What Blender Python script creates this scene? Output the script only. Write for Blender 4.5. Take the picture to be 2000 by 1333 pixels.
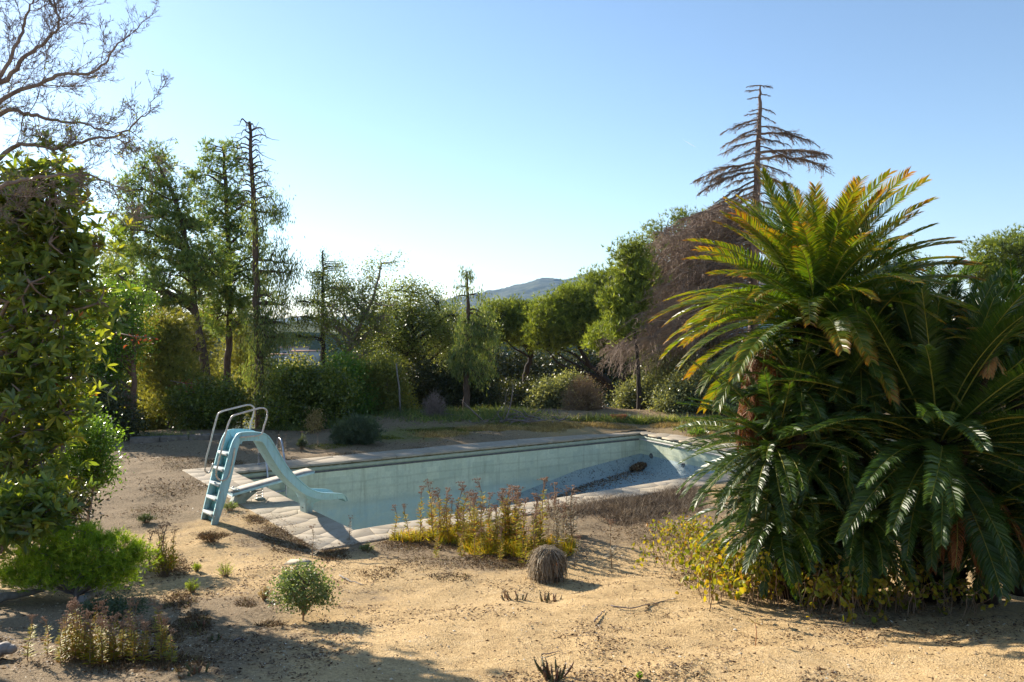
import bpy, math, random
import numpy as np
from mathutils import Vector, noise as mnoise
PI = math.pi
R = np.random.default_rng(7)
random.seed(7)
sc = bpy.context.scene
for o in list(bpy.data.objects): bpy.data.objects.remove(o)
# ------------------------------------------------------------------ camera, sky, sun
F = 1555.0; HY = 640.0; CX = 1000.0; CAMZ = 3.2
cam_d = bpy.data.cameras.new('camera'); cam = bpy.data.objects.new('camera', cam_d)
sc.collection.objects.link(cam)
cam.location = (0, 0, CAMZ); cam.rotation_euler = (PI/2, 0, 0)
cam_d.sensor_width = 36; cam_d.lens = 36*F/2000
cam_d.shift_y = -(666.5-HY)/2000; cam_d.clip_start = .1; cam_d.clip_end = 20000
sc.camera = cam
SUN_AZ = math.radians(-47); SUN_EL = math.radians(25)   # azimuth clockwise from +Y
w = bpy.data.worlds.new('World'); sc.world = w; w.use_nodes = True
nt = w.node_tree; nt.nodes.clear()
sky = nt.nodes.new('ShaderNodeTexSky'); sky.sky_type = 'NISHITA'; sky.sun_disc = False
sky.sun_elevation = SUN_EL; sky.sun_rotation = SUN_AZ; sky.altitude = 50
sky.air_density = 1.0; sky.dust_density = 0.15; sky.ozone_density = 2.0
bg = nt.nodes.new('ShaderNodeBackground'); bg.inputs['Strength'].default_value = 0.088
ow = nt.nodes.new('ShaderNodeOutputWorld')
nt.links.new(sky.outputs[0], bg.inputs[0]); nt.links.new(bg.outputs[0], ow.inputs[0])
sd = np.array([math.sin(SUN_AZ)*math.cos(SUN_EL), math.cos(SUN_AZ)*math.cos(SUN_EL), math.sin(SUN_EL)])
sun_d = bpy.data.lights.new('sun', 'SUN'); sun_d.energy = 5.0; sun_d.angle = math.radians(.55)
sun_d.color = (1.0, .91, .77)
sun = bpy.data.objects.new('sun', sun_d); sc.collection.objects.link(sun)
sun.rotation_euler = Vector(sd).to_track_quat('Z', 'Y').to_euler()
sc.view_settings.view_transform = 'Standard'; sc.view_settings.look = 'None'
sc.view_settings.exposure = 1.18; sc.view_settings.gamma = 1.0
sc.view_settings.use_curve_mapping = False
sc.cycles.max_bounces = 6; sc.cycles.diffuse_bounces = 3; sc.cycles.glossy_bounces = 2
sc.cycles.transmission_bounces = 4; sc.cycles.use_denoising = True
COL = sc.collection
HAZE = 1.0e-4

# ------------------------------------------------------------------ helpers
def W(px, py, d):
    return np.array([(px-CX)/F*d, d, CAMZ-(py-HY)/F*d])
def G0(px, py, z=0.0):
    d = (CAMZ-z)*F/(py-HY)
    return np.array([(px-CX)/F*d, d, z])
def nrm(v):
    v = np.asarray(v, float)
    return v/np.maximum(np.linalg.norm(v, axis=-1, keepdims=True), 1e-9)
def smooth(t):
    t = np.clip(t, 0, 1); return t*t*(3-2*t)

def tag(o, label=None, cat=None, group=None, kind=None):
    if label: o['label'] = label
    if cat: o['category'] = cat
    if group: o['group'] = group
    if kind: o['kind'] = kind
    return o
def empty(name, loc, label=None, cat=None, group=None, rz=0, s=1):
    o = bpy.data.objects.new(name, None); COL.objects.link(o)
    o.location = loc; o.rotation_euler = (0, 0, rz); o.scale = (s, s, s); o.empty_display_size = .1
    return tag(o, label, cat, group)
def copy_tree(o, parent=None):
    c = o.copy(); COL.objects.link(c); c.parent = parent
    for ch in list(o.children): copy_tree(ch, c)
    return c

class MB:
    """collects vertex blocks, quads and tris"""
    def __init__(s): s.v = []; s.q = []; s.t = []; s.a = []; s.n = 0; s.qm = []; s.tm = []
    def add(s, v, q=None, t=None, a=None, m=0):
        v = np.asarray(v, float).reshape(-1, 3)
        if q is not None and len(q): q = np.asarray(q).reshape(-1, 4)+s.n; s.q.append(q); s.qm.append(np.full(len(q), m))
        if t is not None and len(t): t = np.asarray(t).reshape(-1, 3)+s.n; s.t.append(t); s.tm.append(np.full(len(t), m))
        s.v.append(v); s.n += len(v)
        s.a.append(np.zeros(len(v)) if a is None else np.broadcast_to(np.asarray(a, float).reshape(-1), (len(v),)) if np.size(a) == 1 else np.asarray(a, float).reshape(-1))
        return s
    def mesh(s, name, mats, smooth_=False, origin=None):
        me = bpy.data.meshes.new(name)
        v = np.concatenate(s.v) if s.v else np.zeros((0, 3))
        if origin is not None: v = v-np.asarray(origin)
        q = np.concatenate(s.q) if s.q else np.zeros((0, 4), int)
        t = np.concatenate(s.t) if s.t else np.zeros((0, 3), int)
        nl = len(q)*4+len(t)*3
        me.vertices.add(len(v)); me.vertices.foreach_set('co', v.astype(np.float32).ravel())
        me.loops.add(nl); me.loops.foreach_set('vertex_index', np.concatenate([q.ravel(), t.ravel()]).astype(np.int32))
        me.polygons.add(len(q)+len(t))
        me.polygons.foreach_set('loop_start', np.concatenate([np.arange(len(q))*4, len(q)*4+np.arange(len(t))*3]).astype(np.int32))
        mi = np.concatenate(s.qm+s.tm) if (s.qm or s.tm) else np.zeros(0, int)
        me.polygons.foreach_set('material_index', mi.astype(np.int32))
        if smooth_: me.polygons.foreach_set('use_smooth', np.ones(len(q)+len(t), bool))
        at = me.attributes.new('rnd', 'FLOAT', 'POINT')
        at.data.foreach_set('value', np.concatenate(s.a).astype(np.float32))
        for m in (mats if isinstance(mats, (list, tuple)) else [mats]): me.materials.append(m)
        me.update(calc_edges=True)
        return me
    def build(s, name, mats, parent=None, smooth_=False, origin=None):
        o = bpy.data.objects.new(name, s.mesh(name, mats, smooth_, origin)); COL.objects.link(o)
        if parent is not None: o.parent = parent
        elif origin is not None: o.location = origin
        return o

def tubes(mb, P, Rr, sides=4, a=None, m=0, cap=True):
    """P (N,K,3), Rr (N,K)"""
    P = np.asarray(P, float)
    if P.ndim == 2: P = P[None]
    Rr = np.asarray(Rr, float)
    if Rr.ndim == 1: Rr = Rr[None]
    N, K, _ = P.shape
    Rr = np.broadcast_to(Rr, (N, K))
    T = np.empty_like(P); T[:, 1:-1] = P[:, 2:]-P[:, :-2]; T[:, 0] = P[:, 1]-P[:, 0]; T[:, -1] = P[:, -1]-P[:, -2]
    T = nrm(T)
    mean = nrm(T.mean(1))
    ref = np.where(np.abs(mean[:, 2:3]) > .8, np.array([[1., 0, 0]]), np.array([[0, 0, 1.]]))
    ref = ref[:, None, :]
    X = nrm(np.cross(T, np.broadcast_to(ref, T.shape))); Y = np.cross(T, X)
    an = np.arange(sides)*2*PI/sides
    V = P[:, :, None]+Rr[:, :, None, None]*(X[:, :, None]*np.cos(an)[None, None, :, None]+Y[:, :, None]*np.sin(an)[None, None, :, None])
    i = np.arange(sides); j = (i+1) % sides
    k = np.arange(K-1)[:, None]*sides
    f = np.stack([k+i, k+j, k+sides+j, k+sides+i], -1).reshape(-1, 4)
    f = (np.arange(N)[:, None, None]*K*sides+f[None]).reshape(-1, 4)
    if a is None: a = R.random(N)
    av = np.repeat(np.broadcast_to(a, (N,)), K*sides)
    tri = []
    if cap:
        for e in (0, K-1):
            b = np.arange(N)[:, None]*K*sides+e*sides
            for x in range(1, sides-1):
                tri.append(np.concatenate([b, b+x, b+x+1], 1) if e else np.concatenate([b, b+x+1, b+x], 1))
        tri = np.concatenate(tri)
    mb.add(V, f, tri if cap else None, av, m)
    return mb

def bez(p0, p1, p2, K):
    t = np.linspace(0, 1, K)[None, :, None]
    p0, p1, p2 = [np.asarray(p, float).reshape(-1, 1, 3) for p in (p0, p1, p2)]
    return (1-t)**2*p0+2*t*(1-t)*p1+t*t*p2

def spline(pts, n):
    """Catmull-Rom through pts, n samples"""
    p = np.asarray(pts, float); p = np.vstack([2*p[0]-p[1], p, 2*p[-1]-p[-2]])
    m = len(p)-3; out = []
    for u in np.linspace(0, m-1e-6, n):
        i = int(u); t = u-i; a, b, c, d = p[i:i+4]
        out.append(.5*((2*b)+(-a+c)*t+(2*a-5*b+4*c-d)*t*t+(-a+3*b-3*c+d)*t**3))
    return np.array(out)

def leaves(mb, P, D, S, L, Wd, fold=0.0, m=0, a=None, droop=0.0, two=False):
    """leaf per row: base P, direction D, side S"""
    N = len(P); D = nrm(D); S = nrm(S-(S*D).sum(1, keepdims=True)*D); U = np.cross(S, D)
    L = np.broadcast_to(np.asarray(L, float), (N,))[:, None]; Wd = np.broadcast_to(np.asarray(Wd, float), (N,))[:, None]
    if a is None: a = R.random(N)
    z = np.array([[0, 0, -1.]])*droop*L
    if not two:
        V = np.stack([P, P+D*L*.5-S*Wd*.5+U*fold*Wd+z*.3, P+D*L+z, P+D*L*.5+S*Wd*.5+U*fold*Wd+z*.3], 1)
        b = np.arange(N)[:, None]*4
        mb.add(V, b+np.array([[0, 1, 2, 3]]), None, np.repeat(a, 4), m)
    else:
        V = np.stack([P, P+D*L*.3-S*Wd*.42+U*fold*Wd, P+D*L*.7-S*Wd*.45+U*fold*Wd+z*.4, P+D*L+z,
                      P+D*L*.7+S*Wd*.45+U*fold*Wd+z*.4, P+D*L*.3+S*Wd*.42+U*fold*Wd, P+D*L*.5+z*.15], 1)
        b = np.arange(N)[:, None]*7
        q = np.concatenate([b+np.array([[0, 1, 2, 6]]), b+np.array([[0, 6, 4, 5]])]); t = np.concatenate([b+np.array([[2, 3, 6]]), b+np.array([[6, 3, 4]])])
        mb.add(V, q, t, np.repeat(a, 7), m)

def blades(mb, P, D, L, Wd, m=0, a=None):
    """single thin triangles (needles)"""
    N = len(P); D = nrm(D); S = nrm(np.cross(D, R.normal(size=(N, 3))))
    L = np.broadcast_to(np.asarray(L, float), (N,))[:, None]; Wd = np.broadcast_to(np.asarray(Wd, float), (N,))[:, None]
    V = np.stack([P-S*Wd*.5, P+S*Wd*.5, P+D*L], 1)
    if a is None: a = R.random(N)
    b = np.arange(N)[:, None]*3
    mb.add(V, None, b+np.array([[0, 1, 2]]), np.repeat(a, 3), m)

def box(mb, c, s, rz=0.0, m=0, tilt=None, bevel=0.0):
    x, y, z = np.array(s)/2
    v = np.array([[i*x, j*y, k*z] for k in (-1, 1) for j in (-1, 1) for i in (-1, 1)], float)
    if tilt is not None: v = v@tilt.T
    ca, sa = math.cos(rz), math.sin(rz)
    v = v@np.array([[ca, sa, 0], [-sa, ca, 0], [0, 0, 1]])+np.asarray(c, float)
    mb.add(v, [[0, 2, 3, 1], [4, 5, 7, 6], [0, 1, 5, 4], [1, 3, 7, 5], [3, 2, 6, 7], [2, 0, 4, 6]], None, None, m)

def bevel(o, w_=.01, seg=2):
    md = o.modifiers.new('bevel', 'BEVEL'); md.width = w_; md.segments = seg; md.limit_method = 'ANGLE'; md.angle_limit = math.radians(40)
    return o

# ------------------------------------------------------------------ materials
def newmat(name):
    m = bpy.data.materials.new(name); m.use_nodes = True; t = m.node_tree; t.nodes.clear()
    out = t.nodes.new('ShaderNodeOutputMaterial'); return m, t, out
def N_(t, typ, **kw):
    n = t.nodes.new(typ)
    for k, v in kw.items(): setattr(n, k, v)
    return n
def ramp(t, stops, fac):
    r = t.nodes.new('ShaderNodeValToRGB'); e = r.color_ramp.elements
    while len(e) < len(stops): e.new(.5)
    for i, (p, c) in enumerate(stops): e[i].position = p; e[i].color = (*c, 1)
    t.links.new(fac, r.inputs[0]); return r.outputs[0]
def noise_(t, scale, detail=4, rough=.55, vec=None, w4=None):
    n = t.nodes.new('ShaderNodeTexNoise'); n.inputs['Scale'].default_value = scale; n.inputs['Detail'].default_value = detail
    n.inputs['Roughness'].default_value = rough
    if vec is not None: t.links.new(vec, n.inputs['Vector'])
    return n.outputs['Fac']
def objco(t):
    return t.nodes.new('ShaderNodeTexCoord').outputs['Object']
def geoco(t):
    return t.nodes.new('ShaderNodeNewGeometry').outputs['Position']
def mixc(t, f, a, b, mode='MIX'):
    n = t.nodes.new('ShaderNodeMix'); n.data_type = 'RGBA'; n.blend_type = mode
    for s, v in ((n.inputs[0], f), (n.inputs[6], a), (n.inputs[7], b)):
        if hasattr(v, 'is_linked'): t.links.new(v, s)
        elif isinstance(v, (int, float)): s.default_value = v
        else: s.default_value = (*v, 1)
    return n.outputs[2]
def math_(t, op, a, b=None, clamp=False):
    n = t.nodes.new('ShaderNodeMath'); n.operation = op; n.use_clamp = clamp
    for s, v in zip(n.inputs, (a, b)):
        if v is None: continue
        if hasattr(v, 'is_linked'): t.links.new(v, s)
        else: s.default_value = v
    return n.outputs[0]
def attr(t, name='rnd'):
    n = t.nodes.new('ShaderNodeAttribute'); n.attribute_name = name; return n.outputs['Fac']
def bump(t, h, strength=.5, dist=.02):
    b = t.nodes.new('ShaderNodeBump'); b.inputs['Strength'].default_value = strength; b.inputs['Distance'].default_value = dist
    t.links.new(h, b.inputs['Height']); return b.outputs[0]
def princ(t, out, col, rough=.6, bmp=None, spec=.5, metal=0):
    p = t.nodes.new('ShaderNodeBsdfPrincipled')
    if hasattr(col, 'is_linked'): t.links.new(col, p.inputs['Base Color'])
    else: p.inputs['Base Color'].default_value = (*col, 1)
    if hasattr(rough, 'is_linked'): t.links.new(rough, p.inputs['Roughness'])
    else: p.inputs['Roughness'].default_value = rough
    p.inputs['Specular IOR Level'].default_value = spec; p.inputs['Metallic'].default_value = metal
    if bmp is not None: t.links.new(bmp, p.inputs['Normal'])
    if out is not None: t.links.new(p.outputs[0], out.inputs[0])
    return p
def leafmat(name, stops, trans=.35, rough=.45, spec=.4, tcol=(1.5, 1.35, .5), clump=1.5, cl=.5, gain=1.0):
    m, t, out = newmat(name)
    c = ramp(t, [(p_, tuple(min(v*gain, .8) for v in k_)) for p_, k_ in stops], attr(t))
    n = noise_(t, clump, 3, .6, geoco(t))
    c = mixc(t, 1.0, c, ramp(t, [(.3, (1-cl*.6,)*3), (.7, (1+cl*.45, 1+cl*.4, 1+cl*.2))], n), 'MULTIPLY')
    p = princ(t, None, c, rough, None, spec)
    tr = t.nodes.new('ShaderNodeBsdfTranslucent')
    t.links.new(mixc(t, 1.0, c, tcol, 'MULTIPLY'), tr.inputs[0])
    mx = t.nodes.new('ShaderNodeMixShader'); mx.inputs[0].default_value = trans
    t.links.new(p.outputs[0], mx.inputs[1]); t.links.new(tr.outputs[0], mx.inputs[2]); t.links.new(mx.outputs[0], out.inputs[0])
    return m
def barkmat(name, c1, c2, scale=14, b=.6):
    m, t, out = newmat(name); co = objco(t)
    mp = t.nodes.new('ShaderNodeMapping'); mp.inputs['Scale'].default_value = (1, 1, .25); t.links.new(co, mp.inputs[0])
    n = noise_(t, scale, 6, .65, mp.outputs[0])
    princ(t, out, ramp(t, [(.3, c1), (.7, c2)], n), .9, bump(t, n, b, .03), .2)
    return m
def plain(name, c1, c2=None, rough=.8, scale=6, spec=.3, bmp=0, metal=0, bs=40, bd=.01):
    m, t, out = newmat(name); co = objco(t)
    n = noise_(t, scale, 6, .6, co)
    c = ramp(t, [(.32, c1), (.68, c2 or c1)], n)
    princ(t, out, c, rough, bump(t, noise_(t, bs, 4, .6, co), bmp, bd) if bmp else None, spec, metal)
    return m

M = {}
M['pine'] = leafmat('pine_needles', [(0, (.035, .062, .022)), (.5, (.065, .10, .03)), (.85, (.10, .125, .035)), (1, (.15, .11, .04))], 0.5, .5, .3, clump=.9, gain=2.7)
M['pine_y'] = leafmat('young_pine_needles', [(0, (.07, .085, .025)), (.5, (.12, .13, .035)), (1, (.18, .17, .05))], 0.55, .5, .3, clump=.8, gain=1.9)
M['stone'] = leafmat('stone_pine_needles', [(0, (.05, .075, .02)), (.5, (.09, .125, .028)), (1, (.16, .19, .04))], 0.5, .5, .3, clump=.75, cl=.75, gain=1.9)
M['cyp'] = leafmat('cypress_foliage', [(0, (.03, .05, .02)), (.5, (.055, .08, .028)), (1, (.10, .11, .04))], 0.45, .55, .3, gain=2.6)
M['oak'] = leafmat('oak_leaves', [(0, (.033, .052, .018)), (.5, (.062, .085, .026)), (.92, (.11, .12, .042)), (1, (.16, .12, .05))], .45, .38, .45, clump=1.1, cl=.7, gain=2.8)
M['olive'] = leafmat('silver_leaves', [(0, (.08, .10, .05)), (.5, (.15, .17, .09)), (1, (.24, .25, .14))], 0.4, .4, .5, gain=1.5)
M['laurel'] = leafmat('laurel_leaves', [(0, (.035, .052, .013)), (.5, (.062, .085, .018)), (1, (.15, .165, .032))], .45, .27, .6, clump=1.2, cl=.8, gain=2.2)
M['bush_b'] = leafmat('bright_leaves', [(0, (.05, .10, .018)), (.5, (.08, .16, .025)), (1, (.16, .24, .04))], 0.5, .3, .5, gain=1.5)
M['magn'] = leafmat('big_glossy_leaves', [(0, (.03, .055, .016)), (.45, (.06, .09, .02)), (.8, (.12, .14, .028)), (.93, (.17, .15, .03)), (.96, (.16, .04, .02)), (1, (.22, .07, .03))], 0.52, .28, .6, (1.6, 1.4, .35), clump=2, cl=.6, gain=2.5)
M['dark'] = leafmat('dark_underbrush', [(0, (.02, .03, .012)), (.6, (.045, .055, .02)), (1, (.10, .10, .035))], .3, .4, .4, gain=1.4)
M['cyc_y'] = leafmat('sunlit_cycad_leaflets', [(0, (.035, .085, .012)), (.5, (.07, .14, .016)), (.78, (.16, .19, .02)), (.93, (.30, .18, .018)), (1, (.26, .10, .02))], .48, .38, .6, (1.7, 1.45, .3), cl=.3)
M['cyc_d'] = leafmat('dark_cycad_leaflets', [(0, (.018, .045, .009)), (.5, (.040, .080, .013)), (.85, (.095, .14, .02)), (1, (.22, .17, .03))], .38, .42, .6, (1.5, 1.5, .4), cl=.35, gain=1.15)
M['cyc_b'] = leafmat('dead_cycad_leaflets', [(0, (.16, .06, .02)), (.6, (.30, .12, .04)), (1, (.42, .22, .09))], .35, .6, .3, (1.3, 1.0, .6))
M['cyc_t'] = leafmat('tan_dead_leaflets', [(0, (.34, .17, .06)), (.6, (.55, .32, .13)), (1, (.62, .42, .2))], .35, .6, .3, (1.2, 1.0, .6))
M['rachis'] = plain('frond_rachis', (.18, .19, .03), (.3, .27, .05), .45)
M['vine'] = leafmat('yellowing_vine_leaves', [(0, (.12, .17, .02)), (.5, (.28, .30, .03)), (.8, (.42, .34, .05)), (1, (.25, .13, .05))], .5, .5, .3, (1.5, 1.3, .3), clump=6)
M['lime'] = leafmat('lime_bush_sprays', [(0, (.07, .12, .012)), (.5, (.14, .21, .02)), (1, (.26, .30, .035))], .45, .5, .3, (1.4, 1.3, .3), clump=3.5, cl=.6, gain=2.2)
M['sage'] = leafmat('sage_leaves', [(0, (.13, .18, .06)), (.5, (.22, .28, .10)), (1, (.34, .38, .17))], .35, .45, .4, (1.2, 1.25, .6), clump=6)
M['grey'] = leafmat('grey_green_leaves', [(0, (.05, .08, .045)), (1, (.11, .15, .085))], .25, .6, .3)
M['stalkleaf'] = leafmat('stalk_leaves', [(0, (.18, .20, .02)), (.5, (.34, .34, .03)), (.8, (.45, .33, .04)), (1, (.35, .13, .04))], .45, .5, .3, (1.4, 1.2, .35), clump=4, gain=1.25)
M['stalkdry'] = leafmat('dry_stalk_leaves', [(0, (.25, .2, .12)), (.6, (.42, .36, .26)), (1, (.55, .5, .4))], .35, .6, .3, (1.2, 1.1, .8))
M['straw'] = leafmat('straw', [(0, (.25, .17, .07)), (.6, (.45, .33, .13)), (1, (.6, .48, .22))], .3, .7, .2, (1.2, 1.1, .8), clump=3)
M['litter'] = leafmat('leaf_litter', [(0, (.05, .03, .02)), (.35, (.13, .07, .035)), (.7, (.26, .16, .08)), (.93, (.42, .3, .17)), (1, (.6, .55, .45))], .15, .7, .3, (1, 1, 1), clump=3)
M['mat'] = leafmat('dry_ground_mat', [(0, (.06, .035, .02)), (.5, (.15, .09, .045)), (.85, (.27, .17, .09)), (1, (.20, .20, .05))], .2, .8, .2, (1, 1, 1), clump=3, cl=.7)
M['seed'] = plain('seed_heads', (.22, .12, .07), (.38, .24, .15), .9, 30)
M['stem'] = plain('dry_stems', (.20, .12, .07), (.32, .22, .13), .8, 20)
M['twig'] = plain('grey_twigs', (.15, .11, .095), (.28, .22, .19), .85, 8)
M['deadtwig'] = plain('dead_cedar_twigs', (.15, .10, .075), (.32, .235, .17), .9, 1.2)
M['deadbark'] = barkmat('dead_cedar_bark', (.10, .065, .055), (.22, .16, .13))
M['bark'] = barkmat('pine_bark', (.045, .03, .022), (.13, .09, .065))
M['barkd'] = barkmat('dark_bark', (.02, .016, .013), (.06, .045, .035))
M['barkr'] = barkmat('red_bark', (.10, .05, .035), (.22, .13, .09))
M['ivy'] = M['laurel']
M['rust'] = leafmat('rusty_leaves', [(0, (.16, .035, .02)), (1, (.30, .08, .03))], .4, .5, .3, (1.3, 1, .6))
M['steel'] = plain('weathered_rail', (.42, .38, .34), (.62, .58, .53), .38, 14, .5, .1, .55)
M['steel2'] = plain('stainless_ladder', (.35, .34, .36), (.55, .54, .56), .3, 14, .5, .05, .8)
M['terra'] = plain('terracotta', (.38, .11, .05), (.5, .17, .08), .85, 20)
M['black'] = plain('hollow_black', (.006, .006, .006), None, .9)
M['white'] = leafmat('contrail_white', [(0, (.9, .9, .9)), (1, (.9, .9, .9))], .8, 1, 0, (1, 1, 1), cl=0)

def slide_mat(name, c1, c2):
    m, t, out = newmat(name); co = objco(t)
    n = noise_(t, 3.5, 6, .65, co); n2 = noise_(t, 22, 5, .7, co)
    c = ramp(t, [(.3, c1), (.7, c2)], n)
    c = mixc(t, ramp(t, [(.58, (0, 0, 0)), (.72, (.55, .55, .55))], n2), c, (.42, .43, .38))
    mp = t.nodes.new('ShaderNodeMapping'); mp.inputs['Scale'].default_value = (18, 18, 1.2); t.links.new(co, mp.inputs[0])
    st = noise_(t, 1, 4, .6, mp.outputs[0])
    c = mixc(t, ramp(t, [(.52, (0, 0, 0)), (.78, (.5, .5, .5))], st), c, (.16, .15, .11))
    sxx = t.nodes.new('ShaderNodeSeparateXYZ'); t.links.new(co, sxx.inputs[0])
    lo = t.nodes.new('ShaderNodeMapRange'); lo.inputs[1].default_value = .45; lo.inputs[2].default_value = -.05; t.links.new(sxx.outputs[2], lo.inputs[0])
    c = mixc(t, math_(t, 'MULTIPLY', math_(t, 'MULTIPLY', lo.outputs[0], n2), 1.3, True), c, (.22, .18, .11))
    ru = noise_(t, 9, 3, .8, co)
    c = mixc(t, ramp(t, [(.68, (0, 0, 0)), (.74, (.7, .7, .7))], ru), c, (.20, .10, .045))
    princ(t, out, c, math_(t, 'ADD', math_(t, 'MULTIPLY', n, .4), .35), bump(t, n2, .15, .004), .5)
    return m
M['slide'] = slide_mat('pale_blue_fibreglass', (.27, .53, .60), (.36, .62, .68))
M['slide_in'] = slide_mat('turquoise_fibreglass', (.10, .42, .50), (.16, .50, .58))
M['step'] = slide_mat('scuffed_step_tread', (.40, .46, .46), (.52, .58, .58))
M['board'] = plain('diving_board_skin', (.24, .205, .165), (.46, .41, .35), .8, 9, .3, .2)
M['boardside'] = plain('diving_board_edge', (.30, .46, .50), (.42, .55, .57), .5, 12)
M['stand'] = plain('diving_stand', (.20, .22, .18), (.38, .40, .35), .7, 8, .3, .2)

def wall_tiles():
    m, t, out = newmat('pool_mosaic')
    uv = t.nodes.new('ShaderNodeUVMap').outputs[0]
    br = t.nodes.new('ShaderNodeTexBrick'); br.offset = 0; br.squash = 1
    br.inputs['Scale'].default_value = 1; br.inputs['Brick Width'].default_value = .05; br.inputs['Row Height'].default_value = .05
    br.inputs['Mortar Size'].default_value = .0035; br.inputs['Mortar Smooth'].default_value = .3
    br.inputs['Color1'].default_value = (.55, .60, .46, 1); br.inputs['Color2'].default_value = (.62, .67, .53, 1); br.inputs['Mortar'].default_value = (.60, .61, .49, 1)
    t.links.new(uv, br.inputs['Vector'])
    # sheets of 30 cm mosaic with small differences
    b2 = t.nodes.new('ShaderNodeTexBrick'); b2.offset = .5
    b2.inputs['Scale'].default_value = 1; b2.inputs['Brick Width'].default_value = .33; b2.inputs['Row Height'].default_value = .33; b2.inputs['Mortar Size'].default_value = .0
    b2.inputs['Color1'].default_value = (.86, .88, .86, 1); b2.inputs['Color2'].default_value = (1.08, 1.06, 1.02, 1)
    t.links.new(uv, b2.inputs['Vector'])
    c = mixc(t, 1.0, br.outputs[0], b2.outputs[0], 'MULTIPLY')
    g = geoco(t)
    n = noise_(t, .7, 5, .6, g); n2 = noise_(t, 6, 6, .7, g)
    c = mixc(t, ramp(t, [(.45, (0, 0, 0)), (.7, (.4, .4, .4))], n), c, (.42, .45, .27))
    c = mixc(t, ramp(t, [(.5, (0, 0, 0)), (.75, (.35, .35, .35))], n2), c, (.30, .38, .35))
    sx = t.nodes.new('ShaderNodeSeparateXYZ'); t.links.new(g, sx.inputs[0])
    mpp = t.nodes.new('ShaderNodeMapping'); mpp.inputs['Scale'].default_value = (5, 5, .35); t.links.new(g, mpp.inputs[0])
    stk = noise_(t, 1.6, 6, .7, mpp.outputs[0])
    c = mixc(t, ramp(t, [(.52, (0, 0, 0)), (.70, (.55, .55, .55))], stk), c, (.30, .31, .20))
    wl = t.nodes.new('ShaderNodeTexNoise'); wl.inputs['Scale'].default_value = 1.1; t.links.new(g, wl.inputs['Vector'])
    wz = math_(t, 'ADD', sx.outputs[2], math_(t, 'MULTIPLY', wl.outputs['Fac'], .12))
    for zz, wd_, k_ in ((-.42, .03, .35), (-.62, .05, .25), (-.95, .12, .3)):
        band = math_(t, 'SUBTRACT', 1.0, math_(t, 'DIVIDE', math_(t, 'ABSOLUTE', math_(t, 'SUBTRACT', wz, zz)), wd_), True)
        c = mixc(t, math_(t, 'MULTIPLY', math_(t, 'MULTIPLY', band, n2), k_*1.6), c, (.27, .27, .16))
    low = t.nodes.new('ShaderNodeMapRange'); low.inputs[1].default_value = -.85; low.inputs[2].default_value = -1.15; t.links.new(sx.outputs[2], low.inputs[0])
    c = mixc(t, math_(t, 'MULTIPLY', low.outputs[0], math_(t, 'MULTIPLY', n2, 1.0)), c, (.40, .58, .60))
    princ(t, out, c, .35, bump(t, br.outputs['Fac'], -.3, .003), .5)
    return m
M['mosaic'] = wall_tiles()
M['band'] = plain('tile_band', (.33, .38, .28), (.45, .46, .36), .5, 8)
M['bandline'] = plain('dark_tile_line', (.08, .08, .08), (.16, .15, .14), .6, 12)
def floor_mat():
    m, t, out = newmat('dirty_pool_floor'); g = geoco(t)
    n = noise_(t, 1.3, 6, .65, g); n2 = noise_(t, 22, 5, .7, g); n3 = noise_(t, 5, 6, .7, g)
    c = ramp(t, [(.3, (.25, .33, .34)), (.7, (.36, .43, .42))], n)
    c = mixc(t, math_(t, 'MULTIPLY', ramp(t, [(.52, (0, 0, 0)), (.6, (1, 1, 1))], n2), ramp(t, [(.42, (0, 0, 0)), (.6, (1, 1, 1))], n3)), c, (.05, .04, .035))
    princ(t, out, c, .7, bump(t, n2, .2, .01), .3); return m
M['pfloor'] = floor_mat()
def stone_mat():
    m, t, out = newmat('flagstone'); g = geoco(t)
    a = t.nodes.new('ShaderNodeObjectInfo').outputs['Random']
    c = ramp(t, [(0, (.36, .295, .21)), (.4, (.39, .325, .235)), (.75, (.42, .355, .265)), (1, (.37, .31, .235))], a)
    n = noise_(t, 9, 7, .7, g); n2 = noise_(t, 2.2, 5, .6, g)
    c = mixc(t, ramp(t, [(.5, (0, 0, 0)), (.72, (.7, .7, .7))], n), c, (.27, .20, .13))
    c = mixc(t, ramp(t, [(.5, (0, 0, 0)), (.7, (.5, .5, .5))], n2), c, (.36, .30, .20))
    princ(t, out, c, .85, bump(t, n, .25, .006), .3); return m
M['flag'] = stone_mat()
M['mortar'] = plain('dark_joint_mortar', (.27, .215, .145), (.38, .31, .22), .95, 15)
M['rim'] = plain('mossy_rim', (.08, .07, .04), (.2, .17, .09), .95, 6, .2, .4)
M['lowwall'] = plain('old_concrete', (.10, .08, .06), (.24, .20, .16), .9, 5, .2, .5, 0, 18, .03)

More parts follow.
